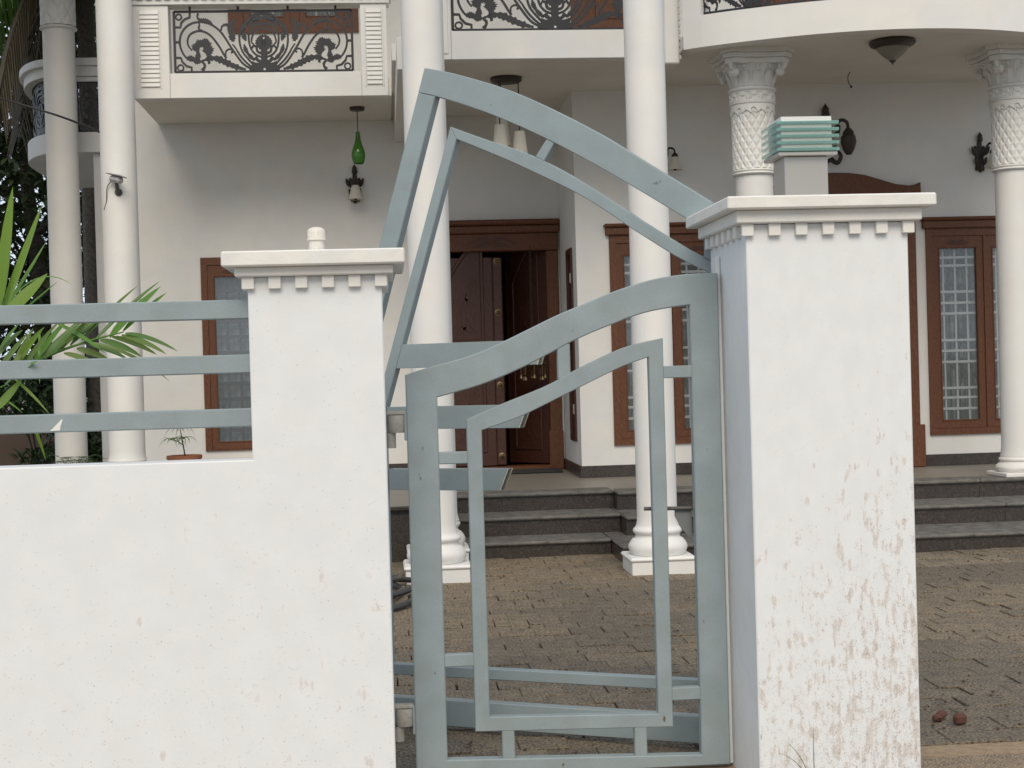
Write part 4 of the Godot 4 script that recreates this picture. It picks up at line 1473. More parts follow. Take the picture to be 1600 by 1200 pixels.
	grille(o, func(p: Vector2, d: float) -> Vector3: return Vector3(lerpf(-1.902, -0.230, p.x), lerpf(4.412, 4.985, p.y), -14.775 + d))
	# --- middle balcony front
	begin()
	bx(0.64, 2.48, 4.188, 4.432, -13.205, -13.36, 0.004)
	done("fascia", M.house_white, o)
	begin()
	bx(0.36, 0.638, 4.187, 5.05, -13.200, -13.37, 0.004)
	var pr := done("pier", M.house_white, o)
	begin()
	bx(0.39, 0.612, 4.235, 5.0, -13.190, -13.201, 0.004)
	done("panel", M.house_white, pr)
	begin()
	bx(2.482, 2.615, 4.12, 5.05, -13.16, -13.40, 0.012)
	pr = done("pier", M.house_white, o)
	begin()
	for i in 16: bx(2.616, 2.630, 4.16 + i * 0.056, 4.198 + i * 0.056, -13.17, -13.30, 0.003)
	done("egg_moulding", M.cast_white, pr)
	begin()
	bx(0.34, 2.66, 5.051, 5.20, -13.12, -13.46, 0.012)
	done("cornice", M.cast_white, o)
	grille(o, func(p: Vector2, d: float) -> Vector3: return Vector3(lerpf(0.66, 2.44, p.x), lerpf(4.452, 5.02, p.y), -13.27 + d))
	# --- curved balcony front
	var strip := func(y0: float, y1: float, off: float, th: float, n: String, m: Material, i0: int, i1: int) -> MeshInstance3D:
		begin()
		for i in range(i0, i1):
			var a := arc[i]
			var b := arc[i + 1]
			var na := Vector2(-(arc[mini(i + 1, arcn)] - arc[maxi(i - 1, 0)]).y, (arc[mini(i + 1, arcn)] - arc[maxi(i - 1, 0)]).x).normalized()
			var nb := Vector2(-(arc[mini(i + 2, arcn)] - arc[i]).y, (arc[mini(i + 2, arcn)] - arc[i]).x).normalized()
			var A := a + na * off
			var B := b + nb * off
			var C2 := b + nb * (off - th)
			var D := a + na * (off - th)
			quad(Vector3(A.x, y0, A.y), Vector3(B.x, y0, B.y), Vector3(B.x, y1, B.y), Vector3(A.x, y1, A.y), Vector3(na.x, 0, na.y))
			quad(Vector3(D.x, y0, D.y), Vector3(C2.x, y0, C2.y), Vector3(C2.x, y1, C2.y), Vector3(D.x, y1, D.y), Vector3(-na.x, 0, -na.y))
			quad(Vector3(A.x, y1, A.y), Vector3(B.x, y1, B.y), Vector3(C2.x, y1, C2.y), Vector3(D.x, y1, D.y), Vector3.UP)
			quad(Vector3(A.x, y0, A.y), Vector3(B.x, y0, B.y), Vector3(C2.x, y0, C2.y), Vector3(D.x, y0, D.y), Vector3.DOWN)
			if i == i0: quad(Vector3(A.x, y0, A.y), Vector3(D.x, y0, D.y), Vector3(D.x, y1, D.y), Vector3(A.x, y1, A.y), Vector3(-1, 0, 0))
			if i == i1 - 1: quad(Vector3(B.x, y0, B.y), Vector3(C2.x, y0, C2.y), Vector3(C2.x, y1, C2.y), Vector3(B.x, y1, B.y), Vector3(1, 0, 0))
		return done(n, m, o)
	strip.call(4.205, 4.475, 0.012, 0.15, "fascia", M.house_white, 0, arcn)
	strip.call(4.4755, 5.05, 0.008, 0.15, "pier", M.house_white, 0, 1)
	strip.call(5.051, 5.20, 0.05, 0.22, "cornice", M.cast_white, 0, arcn)
	for seg in [[0.037, 0.25], [0.26, 0.62], [0.63, 0.97]]:
		grille(o, func(p: Vector2, d: float) -> Vector3:
			var t := lerpf(seg[0], seg[1], p.x)
			return Vector3(lerpf(2.622, 6.35, t), lerpf(4.50, 5.02, p.y), -13.07 + 0.74 * pow(sin(PI * clampf(t, 0.001, 0.999)), 0.9) + d))

	# --- porch floor, plinth and steps in granite
	begin()
	slab(pl([-3.3, -12.33, 0.50, -12.33, 0.50, -13.28, 1.96, -13.28, 1.96, -13.08, 7.2, -13.08, 7.2, -14.798, 1.868, -14.798, 1.868, -16.198, -3.3, -16.198]), F - 0.030, F)
	done("floor", M.floor_tile, o)
	begin()
	bx(-3.3, 0.50, -0.05, F - 0.032, -12.36, -12.60, 0.0)
	done("plinth_wall", M.granite, o)
	begin()
	bx(-3.3, 0.52, F - 0.034, F + 0.004, -12.31, -12.42, 0.010)
	done("coping", M.granite, o)
	var st := [[0.502, 2.0, [-12.30, -12.75, -13.25]], [1.78, 7.2, [-11.72, -12.45, -13.05]]]
	for k in 2:
		var s: Array = st[k]
		for i in 3:
			var y1: float = [0.13, 0.285, F][i]
			var y0: float = [-0.05, 0.13, 0.285][i]
			var zr: float = s[2][i]
			var zb: float = s[2][i + 1] if i < 2 else zr - 0.30
			var xs := []
			var x: float = s[0] if k == 0 else [1.775, 1.925, 1.945][i]
			var stop: float = s[1] if k == 1 else [1.774, 1.924, 1.944][i]
			while x < stop - 0.15:
				var xe := minf(x + 1.6, stop)
				if stop - xe < 0.3: xe = stop
				xs.append([x, xe])
				x = xe
			for e in xs:
				begin()
				bx(e[0] + 0.001, e[1] - 0.001, y0, y1 - 0.032, zr, zr - 0.06, 0.001)
				done("riser", M.granite, o)
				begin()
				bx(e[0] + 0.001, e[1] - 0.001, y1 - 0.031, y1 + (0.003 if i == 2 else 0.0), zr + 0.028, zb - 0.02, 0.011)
				done("tread", M.granite_pale, o)
	begin()
	for i in 3:
		var y1: float = [0.13, 0.285, F][i]
		bx([1.777, 1.927, 1.947][i], [1.79, 1.94, 1.96][i], [-0.05, 0.132, 0.287][i], y1 - 0.033, [-11.781, -12.511, -13.111][i], [-12.74, -13.24, -13.35][i], 0.001)
	done("step_cheek", M.granite, o)
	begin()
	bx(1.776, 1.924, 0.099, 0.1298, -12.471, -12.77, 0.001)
	done("tread", M.granite_pale, o)
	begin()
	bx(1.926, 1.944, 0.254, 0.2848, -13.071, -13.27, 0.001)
	done("tread", M.granite_pale, o)
	begin()
	bx(1.855, 1.868, F + 0.001, 0.555, -14.80, -16.198, 0.002)
	done("skirting", M.granite, o)
	begin()
	bx(1.855, 3.60, F + 0.001, 0.555, -14.785, -14.80, 0.002)
	done("skirting", M.granite, o)
	begin()
	bx(5.27, 7.2, F + 0.001, 0.555, -14.785, -14.80, 0.002)
	done("skirting", M.granite, o)
	begin()
	bx(-2.6, 0.36, F + 0.001, 0.555, -16.185, -16.20, 0.002)
	done("skirting", M.granite, o)

	# --- columns
	plain_column(o, 0.330, -11.2, 0.148, 0.0, 7.40)
	plain_column(o, 0.365, -12.02, 0.160, 0.02, 7.40)
	plain_column(o, 1.962, -11.2, 0.148, 0.0, 7.40)
	plain_column(o, -2.404, -14.45, 0.163, F, 7.40)
	carved_column(o, 3.275, -13.3, F)
	carved_column(o, 5.630, -13.3, F)

	# --- windows of the ground floor
	var hy := [2.50, 2.42, 2.16, 2.05, 1.945, 1.68, 1.575, 1.465, 1.205, 1.11, 1.0]
	window(o, 2.192, 3.42, 0.745, 2.785, -14.8, [[2.337, 2.722], [2.892, 3.275]], 0.893, 2.583, hy, [0.07, 0.19, 0.31], M.grille_white)
	window(o, 5.344, 6.55, 0.745, 2.785, -14.8, [[5.481, 5.848], [6.022, 6.405]], 0.893, 2.587, hy, [0.06, 0.18, 0.30], M.grille_white)
	var hl := []
	for i in 10: hl.append(0.96 + i * 0.162)
	window(o, -1.889, -0.62, 0.75, 2.762, -16.2, [[-1.750, -1.315], [-1.175, -0.755]], 0.846, 2.559, hl, [0.11, 0.245, 0.38], M.grille_dark, false, M.curtain_blue, 0.02)  # cross bars widened and darkened to stand in for reflected bands too
	# upper storey
	window(o, -1.53, -0.18, 5.085, 6.6, -16.2, [[-1.30, -0.96], [-0.72, -0.40]], 5.26, 6.40, [5.34, 5.6], [0.1, 0.23], M.grille_white, false)
	for q in [[2.06, 3.10], [4.0, 5.3]]:
		begin()
		wall(q[0], q[1], 4.345, 6.5, -16.16, 0.16, [[q[0] + 0.16, 4.345, q[1] - 0.16, 6.36]])
		var d := done("door", M.teak, o)
		begin()
		bx(q[0] + 0.162, q[1] - 0.162, 4.35, 6.358, -16.20, -16.24, 0.003)
		done("door_leaf", M.teak, d)
		begin()
		for y in [4.5, 5.2]: bx(q[0] + 0.26, q[1] - 0.26, y, y + 0.55, -16.185, -16.201, 0.01)
		done("panel", M.teak, d)
	# window in the porch's side wall, opening onto the recess
	begin(Transform3D(Basis(Vector3.UP, -PI / 2), Vector3(1.87, 0, 0)))
	wall(-15.52, -15.10, 0.78, 2.70, 0.02, 0.10, [[-15.46, 0.84, -15.16, 2.64]])
	var sw := done("window", M.rosewood, o)
	begin(Transform3D(Basis(Vector3.UP, -PI / 2), Vector3(1.87, 0, 0)))
	bx(-15.459, -15.161, 0.841, 2.639, -0.01, -0.04, 0.002)
	bx(-15.43, -15.19, 0.90, 1.62, 0.004, -0.011, 0.01)
	bx(-15.43, -15.19, 1.72, 2.58, 0.004, -0.011, 0.01)
	done("shutter", M.rosewood, sw)
	begin(Transform3D(Basis(Vector3.UP, -PI / 2), Vector3(1.87, 0, 0)))
	for y in [1.05, 2.35]: bx(-15.118, -15.104, y, y + 0.10, 0.034, 0.019, 0.003)
	done("shutter_hinge", M.satin_steel, sw)

	# --- front door, right leaf standing open
	begin()
	bx(0.42, 0.56, F + 0.002, 2.76, -16.14, -16.36, 0.01)
	bx(1.717, 1.846, F + 0.002, 2.76, -16.14, -16.36, 0.01)
	bx(0.42, 1.850, 2.761, 2.945, -16.13, -16.36, 0.008)
	bx(0.38, 1.866, 2.946, 3.03, -16.10, -16.19, 0.012)
	bx(0.35, 1.868, 3.031, 3.087, -16.06, -16.19, 0.016)
	bx(1.70, 1.850, F + 0.002, 0.86, -16.115, -16.141, 0.008)
	bx(0.56, 1.72, F + 0.002, F + 0.05, -16.10, -16.36, 0.006)
	var dr := done("door", M.teak, o)
	carving(dr, 1.14, 2.845, -16.13, 0.5, 0.12, M.teak_carved)
	begin()
	bx(0.561, 1.146, F + 0.06, 2.70, -16.20, -16.25, 0.003)
	var lf := done("door_leaf", M.rosewood, dr)
	carve_leaf(lf, Transform3D(Basis(), Vector3(0.561, F + 0.06, -16.20)))
	begin()
	bx(1.147, 1.250, F + 0.06, 2.70, -16.175, -16.26, 0.012)
	done("astragal", M.rosewood, dr)
	begin()
	for y in [2.655, 2.115, 1.35, 0.60]:
		lathe_z(Vector3(1.197, y, -16.175), [0.036, 0.0, 0.036, 0.006, 0.022, 0.010, 0.016, 0.02, 0.0, 0.028])
	done("boss", M.brass, dr)
	var hx := Transform3D(Basis(Vector3.UP, -0.84), Vector3(1.712, F + 0.06, -16.25)) * Transform3D(Basis(), Vector3(-0.585, 0, 0))
	begin(hx)
	bx(0.0, 0.585, 0.0, 2.64, 0.0, -0.05, 0.003)
	lf = done("door_leaf", M.rosewood, dr)
	carve_leaf(lf, hx)

	# --- wide door with a curved head, mostly behind the tall gate pillar
	begin()
	var head := pl([3.58, 3.235, 3.60, 3.205, 3.66, 3.212, 3.80, 3.225, 3.95, 3.265, 4.12, 3.318, 4.30, 3.342, 4.43, 3.344, 4.56, 3.340, 4.72, 3.318, 4.88, 3.270, 5.03, 3.222, 5.16, 3.206, 5.24, 3.214, 5.28, 3.238, 5.28, 3.02, 3.58, 3.02])
	extr(head, -14.70, -14.80, 0.008)
	bx(3.62, 3.76, F + 0.002, 3.018, -14.72, -14.90, 0.01)
	bx(5.09, 5.225, F + 0.002, 3.018, -14.72, -14.90, 0.01)
	bx(5.07, 5.262, F + 0.002, 0.86, -14.69, -14.721, 0.008)
	bx(3.60, 3.79, F + 0.002, 0.86, -14.69, -14.721, 0.008)
	var dd := done("door", M.teak, o)
	for q in [[3.762, 4.422], [4.428, 5.088]]:
		begin()
		bx(q[0], q[1], F + 0.02, 3.016, -14.80, -14.85, 0.003)
		var l2 := done("door_leaf", M.teak, dd)
		carve_leaf(l2, Transform3D(Basis(), Vector3(q[0], F + 0.02, -14.80)), M.teak)

	# --- back wing on the left: slab, rounded balcony, pilaster, tall column
	var bp := pl([-2.9, -17.7])
	bp.append_array(catmull(pl([-3.45, -17.7, -3.64, -17.74, -3.84, -17.88, -4.03, -18.22, -4.16, -18.7, -4.20, -19.4]), 4))
	var wing := bp.duplicate()
	wing.append_array(pl([-4.20, -21.0, -2.9, -21.0]))
	begin()
	slab(wing, 4.10, 4.325)
	done("balcony", M.house_white, o)
	begin()
	var out := bp.duplicate()
	for i in range(1, out.size()): out[i] = out[i] + Vector2(-0.06, 0.06)
	out[0] += Vector2(0, 0.06)
	var bk := bp.duplicate()
	bk.reverse()
	for v in bk: out.append(v + Vector2(0.14, -0.14) if v.x < -2.95 else v + Vector2(0, -0.14))
	slab(out, 5.07, 5.15)
	var mid := out.duplicate()
	for i in bp.size(): mid[i] = bp[i] + Vector2(-0.02, 0.02)
	slab(mid, 4.955, 5.069)
	done("cornice", M.cast_white, o)
	begin()
	bx(-3.47, -3.39, 4.326, 4.953, -17.70, -17.84, 0.004)
	bx(-2.92, -2.80, 4.326, 4.953, -17.70, -17.84, 0.004)
	bx(-3.389, -2.921, 4.90, 4.953, -17.71, -17.83, 0.003)
	done("pier", M.house_white, o)
	grille(o, func(p: Vector2, d: float) -> Vector3: return Vector3(lerpf(-3.385, -2.50, p.x), lerpf(4.34, 4.90, p.y), -17.77 + d), false)
	grille(o, func(p: Vector2, d: float) -> Vector3:
		var t: float = clampf(p.x, 0.0, 1.0) * (bp.size() - 3)
		var k := mini(int(t), bp.size() - 3)
		var v: Vector2 = bp[k + 1].lerp(bp[k + 2], t - k)
		return Vector3(v.x + 0.06 - d * 0.7, lerpf(4.34, 4.95, p.y), v.y - 0.06 + d * 0.7), false)
	begin()
	bx(-3.24, -3.06, 0.0, 4.099, -17.78, -18.1, 0.006)
	done("pilaster", M.house_white, o)
	begin()
	bx(-3.75, -2.9, -0.05, 0.42, -16.85, -18.9, 0.004)
	done("plinth_wall", M.granite, o)
	var q3 := Vector3(-3.455, 0, -17.15)
	begin()
	var p3 := [0.172, 0.0, 0.170, 5.34]
	p3.append_array(arc_prof(0.172, 0.172, 5.34, 5.385, 0.030, 6))
	lathe(q3, pl(p3), 36)
	var fc := done("column", M.house_white, o)
	begin()
	relief_shaft(q3, 5.386, 6.2, 50, 90, func(a: float, y: float):
		var u: float = a * 9.0 / TAU
		var w: float = y / 0.12
		return 0.176 + 0.014 * minf(1.0, 2.0 * minf(tw(u + w * 0.5), tw(u - w * 0.5))))
	lathe(q3, pl([0.19, 6.201, 0.19, 6.5, 0.3, 7.0, 0.3, 7.40]), 24)
	done("drum", M.cast_white, fc)
	var q4 := Vector3(-3.08, 0, -18.75)
	begin()
	relief_shaft(q4, 5.151, 7.40, 120, 72, func(a: float, y: float):
		var u: float = a * 8.0 / TAU
		var w: float = y / 0.13
		return 0.150 + 0.014 * minf(1.0, 2.0 * minf(tw(u + w * 0.5), tw(u - w * 0.5))))
	done("column", M.cast_white, o)

func lathe_z(c: Vector3, a: Array) -> void:
	var keep := XF
	XF = keep * Transform3D(Basis(Vector3.RIGHT, PI / 2), c)
	lathe(Vector3.ZERO, pl(a), 18)
	XF = keep

# raised panels with arched heads and leaf carving on a door leaf; xf puts its lower left front corner
func carve_leaf(l: Node3D, xf: Transform3D, wm: Material = null) -> void:
	if wm == null: wm = M.rosewood
	for q in [[0.09, 1.30, 0.40, 1.10, true], [0.09, 0.14, 0.40, 1.0, false]]:
		begin(xf)
		var p := PackedVector2Array([Vector2(q[0], q[1]), Vector2(q[0] + q[2], q[1])])
		if q[4]:
			for i in 9:
				var t := i / 8.0
				p.append(Vector2(q[0] + q[2] * (1.0 - t), q[1] + q[3] - 0.45 * pow(t, 1.7)))
		else:
			p.append(Vector2(q[0] + q[2], q[1] + q[3]))
			p.append(Vector2(q[0], q[1] + q[3]))
		var hole := inset(p, 0.035)
		ring(p, hole, 0.014, -0.002, 0.006)
		extr(hole, 0.004, -0.002, 0.002)
		done("panel", wm, l)
		begin(xf)
		var f := func(pp: Vector2, d: float) -> Vector3: return Vector3(q[0] + pp.x * q[2], q[1] + pp.y * q[2], 0.004 + d)
		for c in [[0.2, 0.3, 0.35, 0.5, 0.3, 0.9, 0.55, 1.3], [0.8, 0.3, 0.65, 0.55, 0.7, 0.9, 0.5, 1.2], [0.5, 0.2, 0.45, 0.7, 0.55, 1.2, 0.7, 1.6], [0.6, 1.5, 0.75, 1.75, 0.85, 1.6, 0.75, 1.5], [0.3, 0.25, 0.5, 0.4, 0.7, 0.25]]:
			band(catmull(pl(c), 4), [0.02, 0.055, 0.03, 0.05, 0.015], 0.006, f)
		done("carving", wm, l)
# ---------------------------------------------------------------- lamps and small things of the house
func sconce(at: Vector3, k: float, dir: float, label: String, shade := true) -> void:
	var o := thing("wall_lamp", at, label, "wall lamp", "bronze lamps on the house walls")
	# cast backplate: leafy outline with lobes
	begin()
	var p := PackedVector2Array()
	for i in 40:
		var a := TAU * i / 40
		var r := 0.062 + 0.016 * cos(a * 5.0) + 0.006 * cos(a * 13.0)
		p.append(Vector2(sin(a) * r * 0.75, cos(a) * r * 2.1) * k)
	extr(p, 0.022 * k, 0.0, 0.008 * k)
	done("backplate", M.bronze, o)
	begin()
	for q in [[0.0, 0.13, 0.05], [0.0, -0.12, 0.05], [0.045, 0.03, 0.04], [-0.045, 0.03, 0.04], [0.03, -0.06, 0.035], [-0.03, -0.06, 0.035]]:
		leaf(Vector3(q[0], q[1] - 0.03, 0.02) * k, Vector3(q[0] * 1.3, q[1] + 0.01, 0.05) * k, Vector3(q[0] * 1.8, q[1] + 0.045, 0.035) * k, q[2] * k, Vector3(0, 0.2, 1), 6, -0.4)
	lathe(Vector3(0, 0.135, 0.025) * k, pl([0.0, 0.0, 0.018 * k, 0.01 * k, 0.022 * k, 0.03 * k, 0.010 * k, 0.05 * k, 0.0, 0.065 * k]), 12)
	done("ornament", M.bronze, o)
	begin()
	tube(curve3([Vector3(0, -0.03, 0.02) * k, Vector3(dir * 0.03, 0.02, 0.07) * k, Vector3(dir * 0.07, 0.085, 0.11) * k, Vector3(dir * 0.115, 0.075, 0.125) * k, Vector3(dir * 0.125, 0.035, 0.125) * k], 5), 0.011 * k, 0.009 * k, 8)
	lathe(Vector3(dir * 0.125, 0.0, 0.125) * k, pl([0.0, 0.0, 0.034 * k, 0.0, 0.03 * k, 0.02 * k, 0.014 * k, 0.04 * k, 0.0, 0.045 * k]), 16)
	done("arm", M.bronze, o)
	begin()
	if shade:
		lathe(Vector3(dir * 0.125, -0.125, 0.125) * k, pl([0.074 * k, 0.0, 0.066 * k, 0.012 * k, 0.052 * k, 0.05 * k, 0.042 * k, 0.09 * k, 0.030 * k, 0.125 * k]), 24)
		lathe(Vector3(dir * 0.125, -0.125, 0.125) * k, pl([0.028 * k, 0.124 * k, 0.049 * k, 0.05 * k, 0.072 * k, 0.001 * k]), 24)
		done("shade", M.opal_shade, o)
		begin()
		lathe(Vector3(dir * 0.125, -0.135, 0.125) * k, pl([0.0, 0.0, 0.014 * k, 0.008 * k, 0.016 * k, 0.03 * k, 0.012 * k, 0.08 * k]), 12)
		done("bulb", M.bronze, o)
	else:
		# large carved bracket: scroll below and a bell of metal
		tube(curve3([Vector3(dir * 0.02, -0.12, 0.04) * k, Vector3(dir * 0.06, -0.15, 0.07) * k, Vector3(dir * 0.085, -0.115, 0.08) * k, Vector3(dir * 0.065, -0.085, 0.07) * k, Vector3(dir * 0.045, -0.10, 0.06) * k], 5), 0.015 * k, 0.008 * k, 8)
		lathe(Vector3(dir * 0.125, -0.11, 0.125) * k, pl([0.016 * k, 0.0, 0.034 * k, 0.03 * k, 0.045 * k, 0.07 * k, 0.04 * k, 0.105 * k, 0.016 * k, 0.12 * k]), 20)
		done("bell", M.bronze, o)

func fittings() -> void:
	sconce(Vector3(-0.268, 3.47, -16.2), 1.18, 0.05, "bronze wall lamp with pale bell shade below the green pendant")
	sconce(Vector3(2.715, 3.52, -14.8), 1.0, 1.0, "bronze wall lamp with pale shade half hidden behind the column nearest the wicket gate")
	sconce(Vector3(4.36, 3.69, -14.8), 1.7, 0.8, "largest bronze wall bracket, dark and ornate, above the curved door head", false)
	sconce(Vector3(5.915, 3.50, -14.8), 1.15, 0.62, "bronze wall lamp beside the far right carved column, shade turned towards the column")
	var p := thing("pendant_lamp", Vector3(-0.21, 4.158, -15.35), "green glass bottle-shaped pendant lamp under the balcony soffit", "pendant lamp")
	begin()
	lathe(Vector3.ZERO, pl([0.0, -0.035, 0.066, -0.035, 0.074, -0.028, 0.074, 0.0]), 20)
	done("canopy", M.bronze, p)
	begin()
	tube(PackedVector3Array([Vector3(0, -0.03, 0), Vector3(0, -0.25, 0)]), 0.005)
	done("rod", M.bronze, p)
	begin()
	lathe(Vector3(0, -0.56, 0), pl([0.048, 0.0, 0.055, 0.012, 0.066, 0.06, 0.068, 0.10, 0.058, 0.145, 0.040, 0.19, 0.027, 0.24, 0.021, 0.29, 0.020, 0.315, 0.0, 0.318]), 24)
	done("glass_shade", M.green_glass, p)
	# cluster of three ribbed white shades
	p = thing("ceiling_pendant", Vector3(1.175, 4.190, -14.07), "three ribbed white pendant shades on one round plate over the porch", "pendant lamp")
	begin()
	lathe(Vector3.ZERO, pl([0.0, -0.045, 0.125, -0.045, 0.146, -0.03, 0.146, 0.0]), 30)
	done("canopy", M.bronze, p)
	for q in [[-0.072, 0.05, -0.46], [0.108, 0.03, -0.52], [-0.045, -0.09, -0.36]]:
		begin()
		tube(PackedVector3Array([Vector3(q[0], -0.04, q[1]), Vector3(q[0], q[2] + 0.02, q[1])]), 0.006)
		done("rod", M.bronze, p)
		begin()
		var rows := [[0.0, 0.079], [0.012, 0.077], [0.26, 0.050], [0.272, 0.046], [0.275, 0.0]]
		for i in 4:
			for k in 48:
				var v := []
				for e in [[i, k], [i, k + 1], [i + 1, k + 1], [i + 1, k]]:
					var a: float = TAU * e[1] / 48 + rows[e[0]][0] * 3.0
					var r: float = rows[e[0]][1] * (1.0 + (0.035 if int(e[1]) % 2 == 0 else 0.0))
					v.append(Vector3(q[0] + cos(a) * r, q[2] - 0.25 + rows[e[0]][0], q[1] + sin(a) * r))
				quad(v[0], v[1], v[2], v[3], (v[0] + v[2]) * 0.5 - Vector3(q[0], q[2] - 0.3, q[1]))
		done("shade", M.opal_shade, p)
	p = thing("ceiling_lamp", Vector3(4.385, 4.228, -12.82), "pointed bronze and glass bowl lamp fixed under the curved balcony", "ceiling lamp")
	begin()
	lathe(Vector3.ZERO, pl([0.125, -0.075, 0.150, -0.060, 0.185, -0.042, 0.198, -0.022, 0.190, -0.004, 0.16, 0.0]), 36)
	done("rim", M.bronze, p)
	begin()
	lathe(Vector3.ZERO, pl([0.02, -0.178, 0.05, -0.155, 0.095, -0.12, 0.122, -0.09, 0.142, -0.063]), 36)
	done("bowl", M.amber_shade, p)
	begin()
	lathe(Vector3.ZERO, pl([0.0, -0.212, 0.006, -0.20, 0.008, -0.19, 0.022, -0.182, 0.03, -0.172, 0.0, -0.165]), 14)
	done("finial", M.bronze, p)
	begin()
	tube(curve3([Vector3(0.012, 0.0, 0), Vector3(-0.012, -0.05, 0.005), Vector3(-0.004, -0.10, 0.0), Vector3(0.018, -0.135, 0.0)], 5), 0.004, 0.004, 6)
	box(Vector3(0.02, -0.142, 0), Vector3(0.02, 0.022, 0.02), 0.006)
	var wr := done("ceiling_wire", M.cable_black)
	wr.position = Vector3(4.43, 4.229, -14.2)
	tag(wr, "short loose wire end hanging from the porch ceiling behind the bowl lamp", "wire")

	# security camera on the left column
	p = thing("security_camera", Vector3(-2.385, 3.30, -14.285), "small grey security camera with hood on the left tall column", "camera")
	var cb := Basis(Vector3.FORWARD, 0.30) * Basis(Vector3.UP, 0.75)
	begin()
	box(Vector3(0.0, 0.035, 0.10), Vector3(0.075, 0.06, 0.16), 0.02, cb)
	done("body", M.camera_grey, p)
	begin()
	box(Vector3(0.004, 0.072, 0.11), Vector3(0.10, 0.012, 0.22), 0.005, cb)
	done("hood", M.camera_grey, p)
	begin()
	tube(curve3([Vector3(0.0, -0.07, -0.01), Vector3(0.0, -0.05, 0.05), Vector3(0.0, 0.01, 0.09)], 5), 0.022, 0.016, 8)
	lathe_z(Vector3(0.0, -0.07, -0.01), [0.0, -0.0, 0.035, 0.0, 0.035, 0.012, 0.0, 0.016])
	done("bracket", M.dark_steel, p)
	begin()
	tube(curve3([Vector3(-0.05, 0.03, 0.04), Vector3(-0.10, -0.02, 0.0), Vector3(-0.115, -0.14, -0.03), Vector3(-0.145, -0.22, -0.06)], 5), 0.004, 0.004, 6)
	done("lead", M.cable_black, p)

	# overhead service cable
	begin()
	tube(curve3([Vector3(-7.0, 5.3, -12.0), Vector3(-5.0, 4.52, -13.4), Vector3(-3.40, 4.07, -14.0), Vector3(-2.95, 3.93, -14.05), Vector3(-2.75, 3.87, -14.2), Vector3(-2.55, 3.80, -14.42)], 8), 0.007, 0.011, 8)
	tag(done("cable", M.cable_black), "thick black service cable sagging in from the trees to the left tall column", "cable")

	# brass hanging lamp with bells in the doorway
	p = thing("hanging_lamp", Vector3(1.53, 2.80, -15.95), "brass temple-style hanging lamp with small bells on a chain in the open doorway", "lamp")
	begin()
	for i in 26:
		var y := -0.02 - i * 0.042
		var a := []
		for k in 9: a.append(Vector3(0.010 * cos(TAU * k / 8) * (1.0 if i % 2 else 0.2), y + 0.024 * sin(TAU * k / 8), 0.010 * cos(TAU * k / 8) * (0.2 if i % 2 else 1.0)))
		tube(PackedVector3Array(a), 0.0035, 0.0035, 5)
	done("chain", M.bronze, p)
	begin()
	lathe(Vector3(0, -1.30, 0), pl([0.02, 0.0, 0.10, 0.03, 0.15, 0.065, 0.14, 0.075, 0.05, 0.09, 0.03, 0.12, 0.045, 0.15, 0.015, 0.20, 0.0, 0.22]), 24)
	done("bowl", M.brass, p)
	for i in 8:
		var a := TAU * i / 8
		begin()
		lathe(Vector3(0.125 * cos(a), -1.385 - 0.02 * (i % 2), 0.125 * sin(a)), pl([0.022, 0.0, 0.018, 0.012, 0.013, 0.035, 0.0, 0.045]), 10)
		tube(PackedVector3Array([Vector3(0.125 * cos(a), -1.35, 0.125 * sin(a)), Vector3(0.125 * cos(a), -1.245, 0.125 * sin(a))]), 0.004, 0.004, 5)
		done("bell", M.brass, p)

	begin()
	bx(1.05, 1.78, 0.441, 0.462, -15.62, -16.06, 0.008)
	tag(done("doormat", M.mat_black), "dark doormat in front of the carved front door", "doormat")

	# potted plant on the left veranda
	p = thing("potted_plant", Vector3(-2.03, 0.44, -15.55), "thin spiky plant in a terracotta bowl in front of the left wall", "potted plant")
	begin()
	lathe(Vector3.ZERO, pl([0.0, 0.0, 0.13, 0.0, 0.155, 0.20, 0.165, 0.27, 0.176, 0.272, 0.176, 0.308, 0.150, 0.308, 0.145, 0.28, 0.0, 0.275]), 28)
	done("pot", M.terracotta, p)
	begin()
	tube(curve3([Vector3(0.01, 0.27, 0), Vector3(0.0, 0.36, 0.01), Vector3(-0.02, 0.48, 0), Vector3(-0.03, 0.57, 0.01)], 4), 0.009, 0.004, 6)
	tube(curve3([Vector3(0.0, 0.40, 0), Vector3(-0.06, 0.45, 0.01), Vector3(-0.11, 0.46, 0)], 4), 0.005, 0.003, 6)
	done("stem", M.bark, p)
	for t in [Vector3(-0.03, 0.57, 0.01), Vector3(-0.12, 0.46, 0.0), Vector3(0.0, 0.47, 0.02)]:
		for i in 12:
			var a: float = TAU * i / 12 + t.y * 5.0
			var l := rng.randf_range(0.10, 0.17)
			begin()
			leaf(t, t + Vector3(cos(a) * l * 0.6, l * 0.45, sin(a) * l * 0.6), t + Vector3(cos(a) * l, -l * rng.randf_range(0.1, 0.6), sin(a) * l), 0.011, Vector3(0.1, 1, 0.3), 5)
			done("leaf", M.palm_dark, p)

# ---------------------------------------------------------------- trees beyond the house
func leaf_mesh(l: float, w: float, m: Material) -> ArrayMesh:
	begin()
	leaf(Vector3.ZERO, Vector3(0, l * 0.5, l * 0.12), Vector3(0, l, -l * 0.05), w, Vector3(0, 0, 1), 3, 0.2)
	return mesh_done(m)

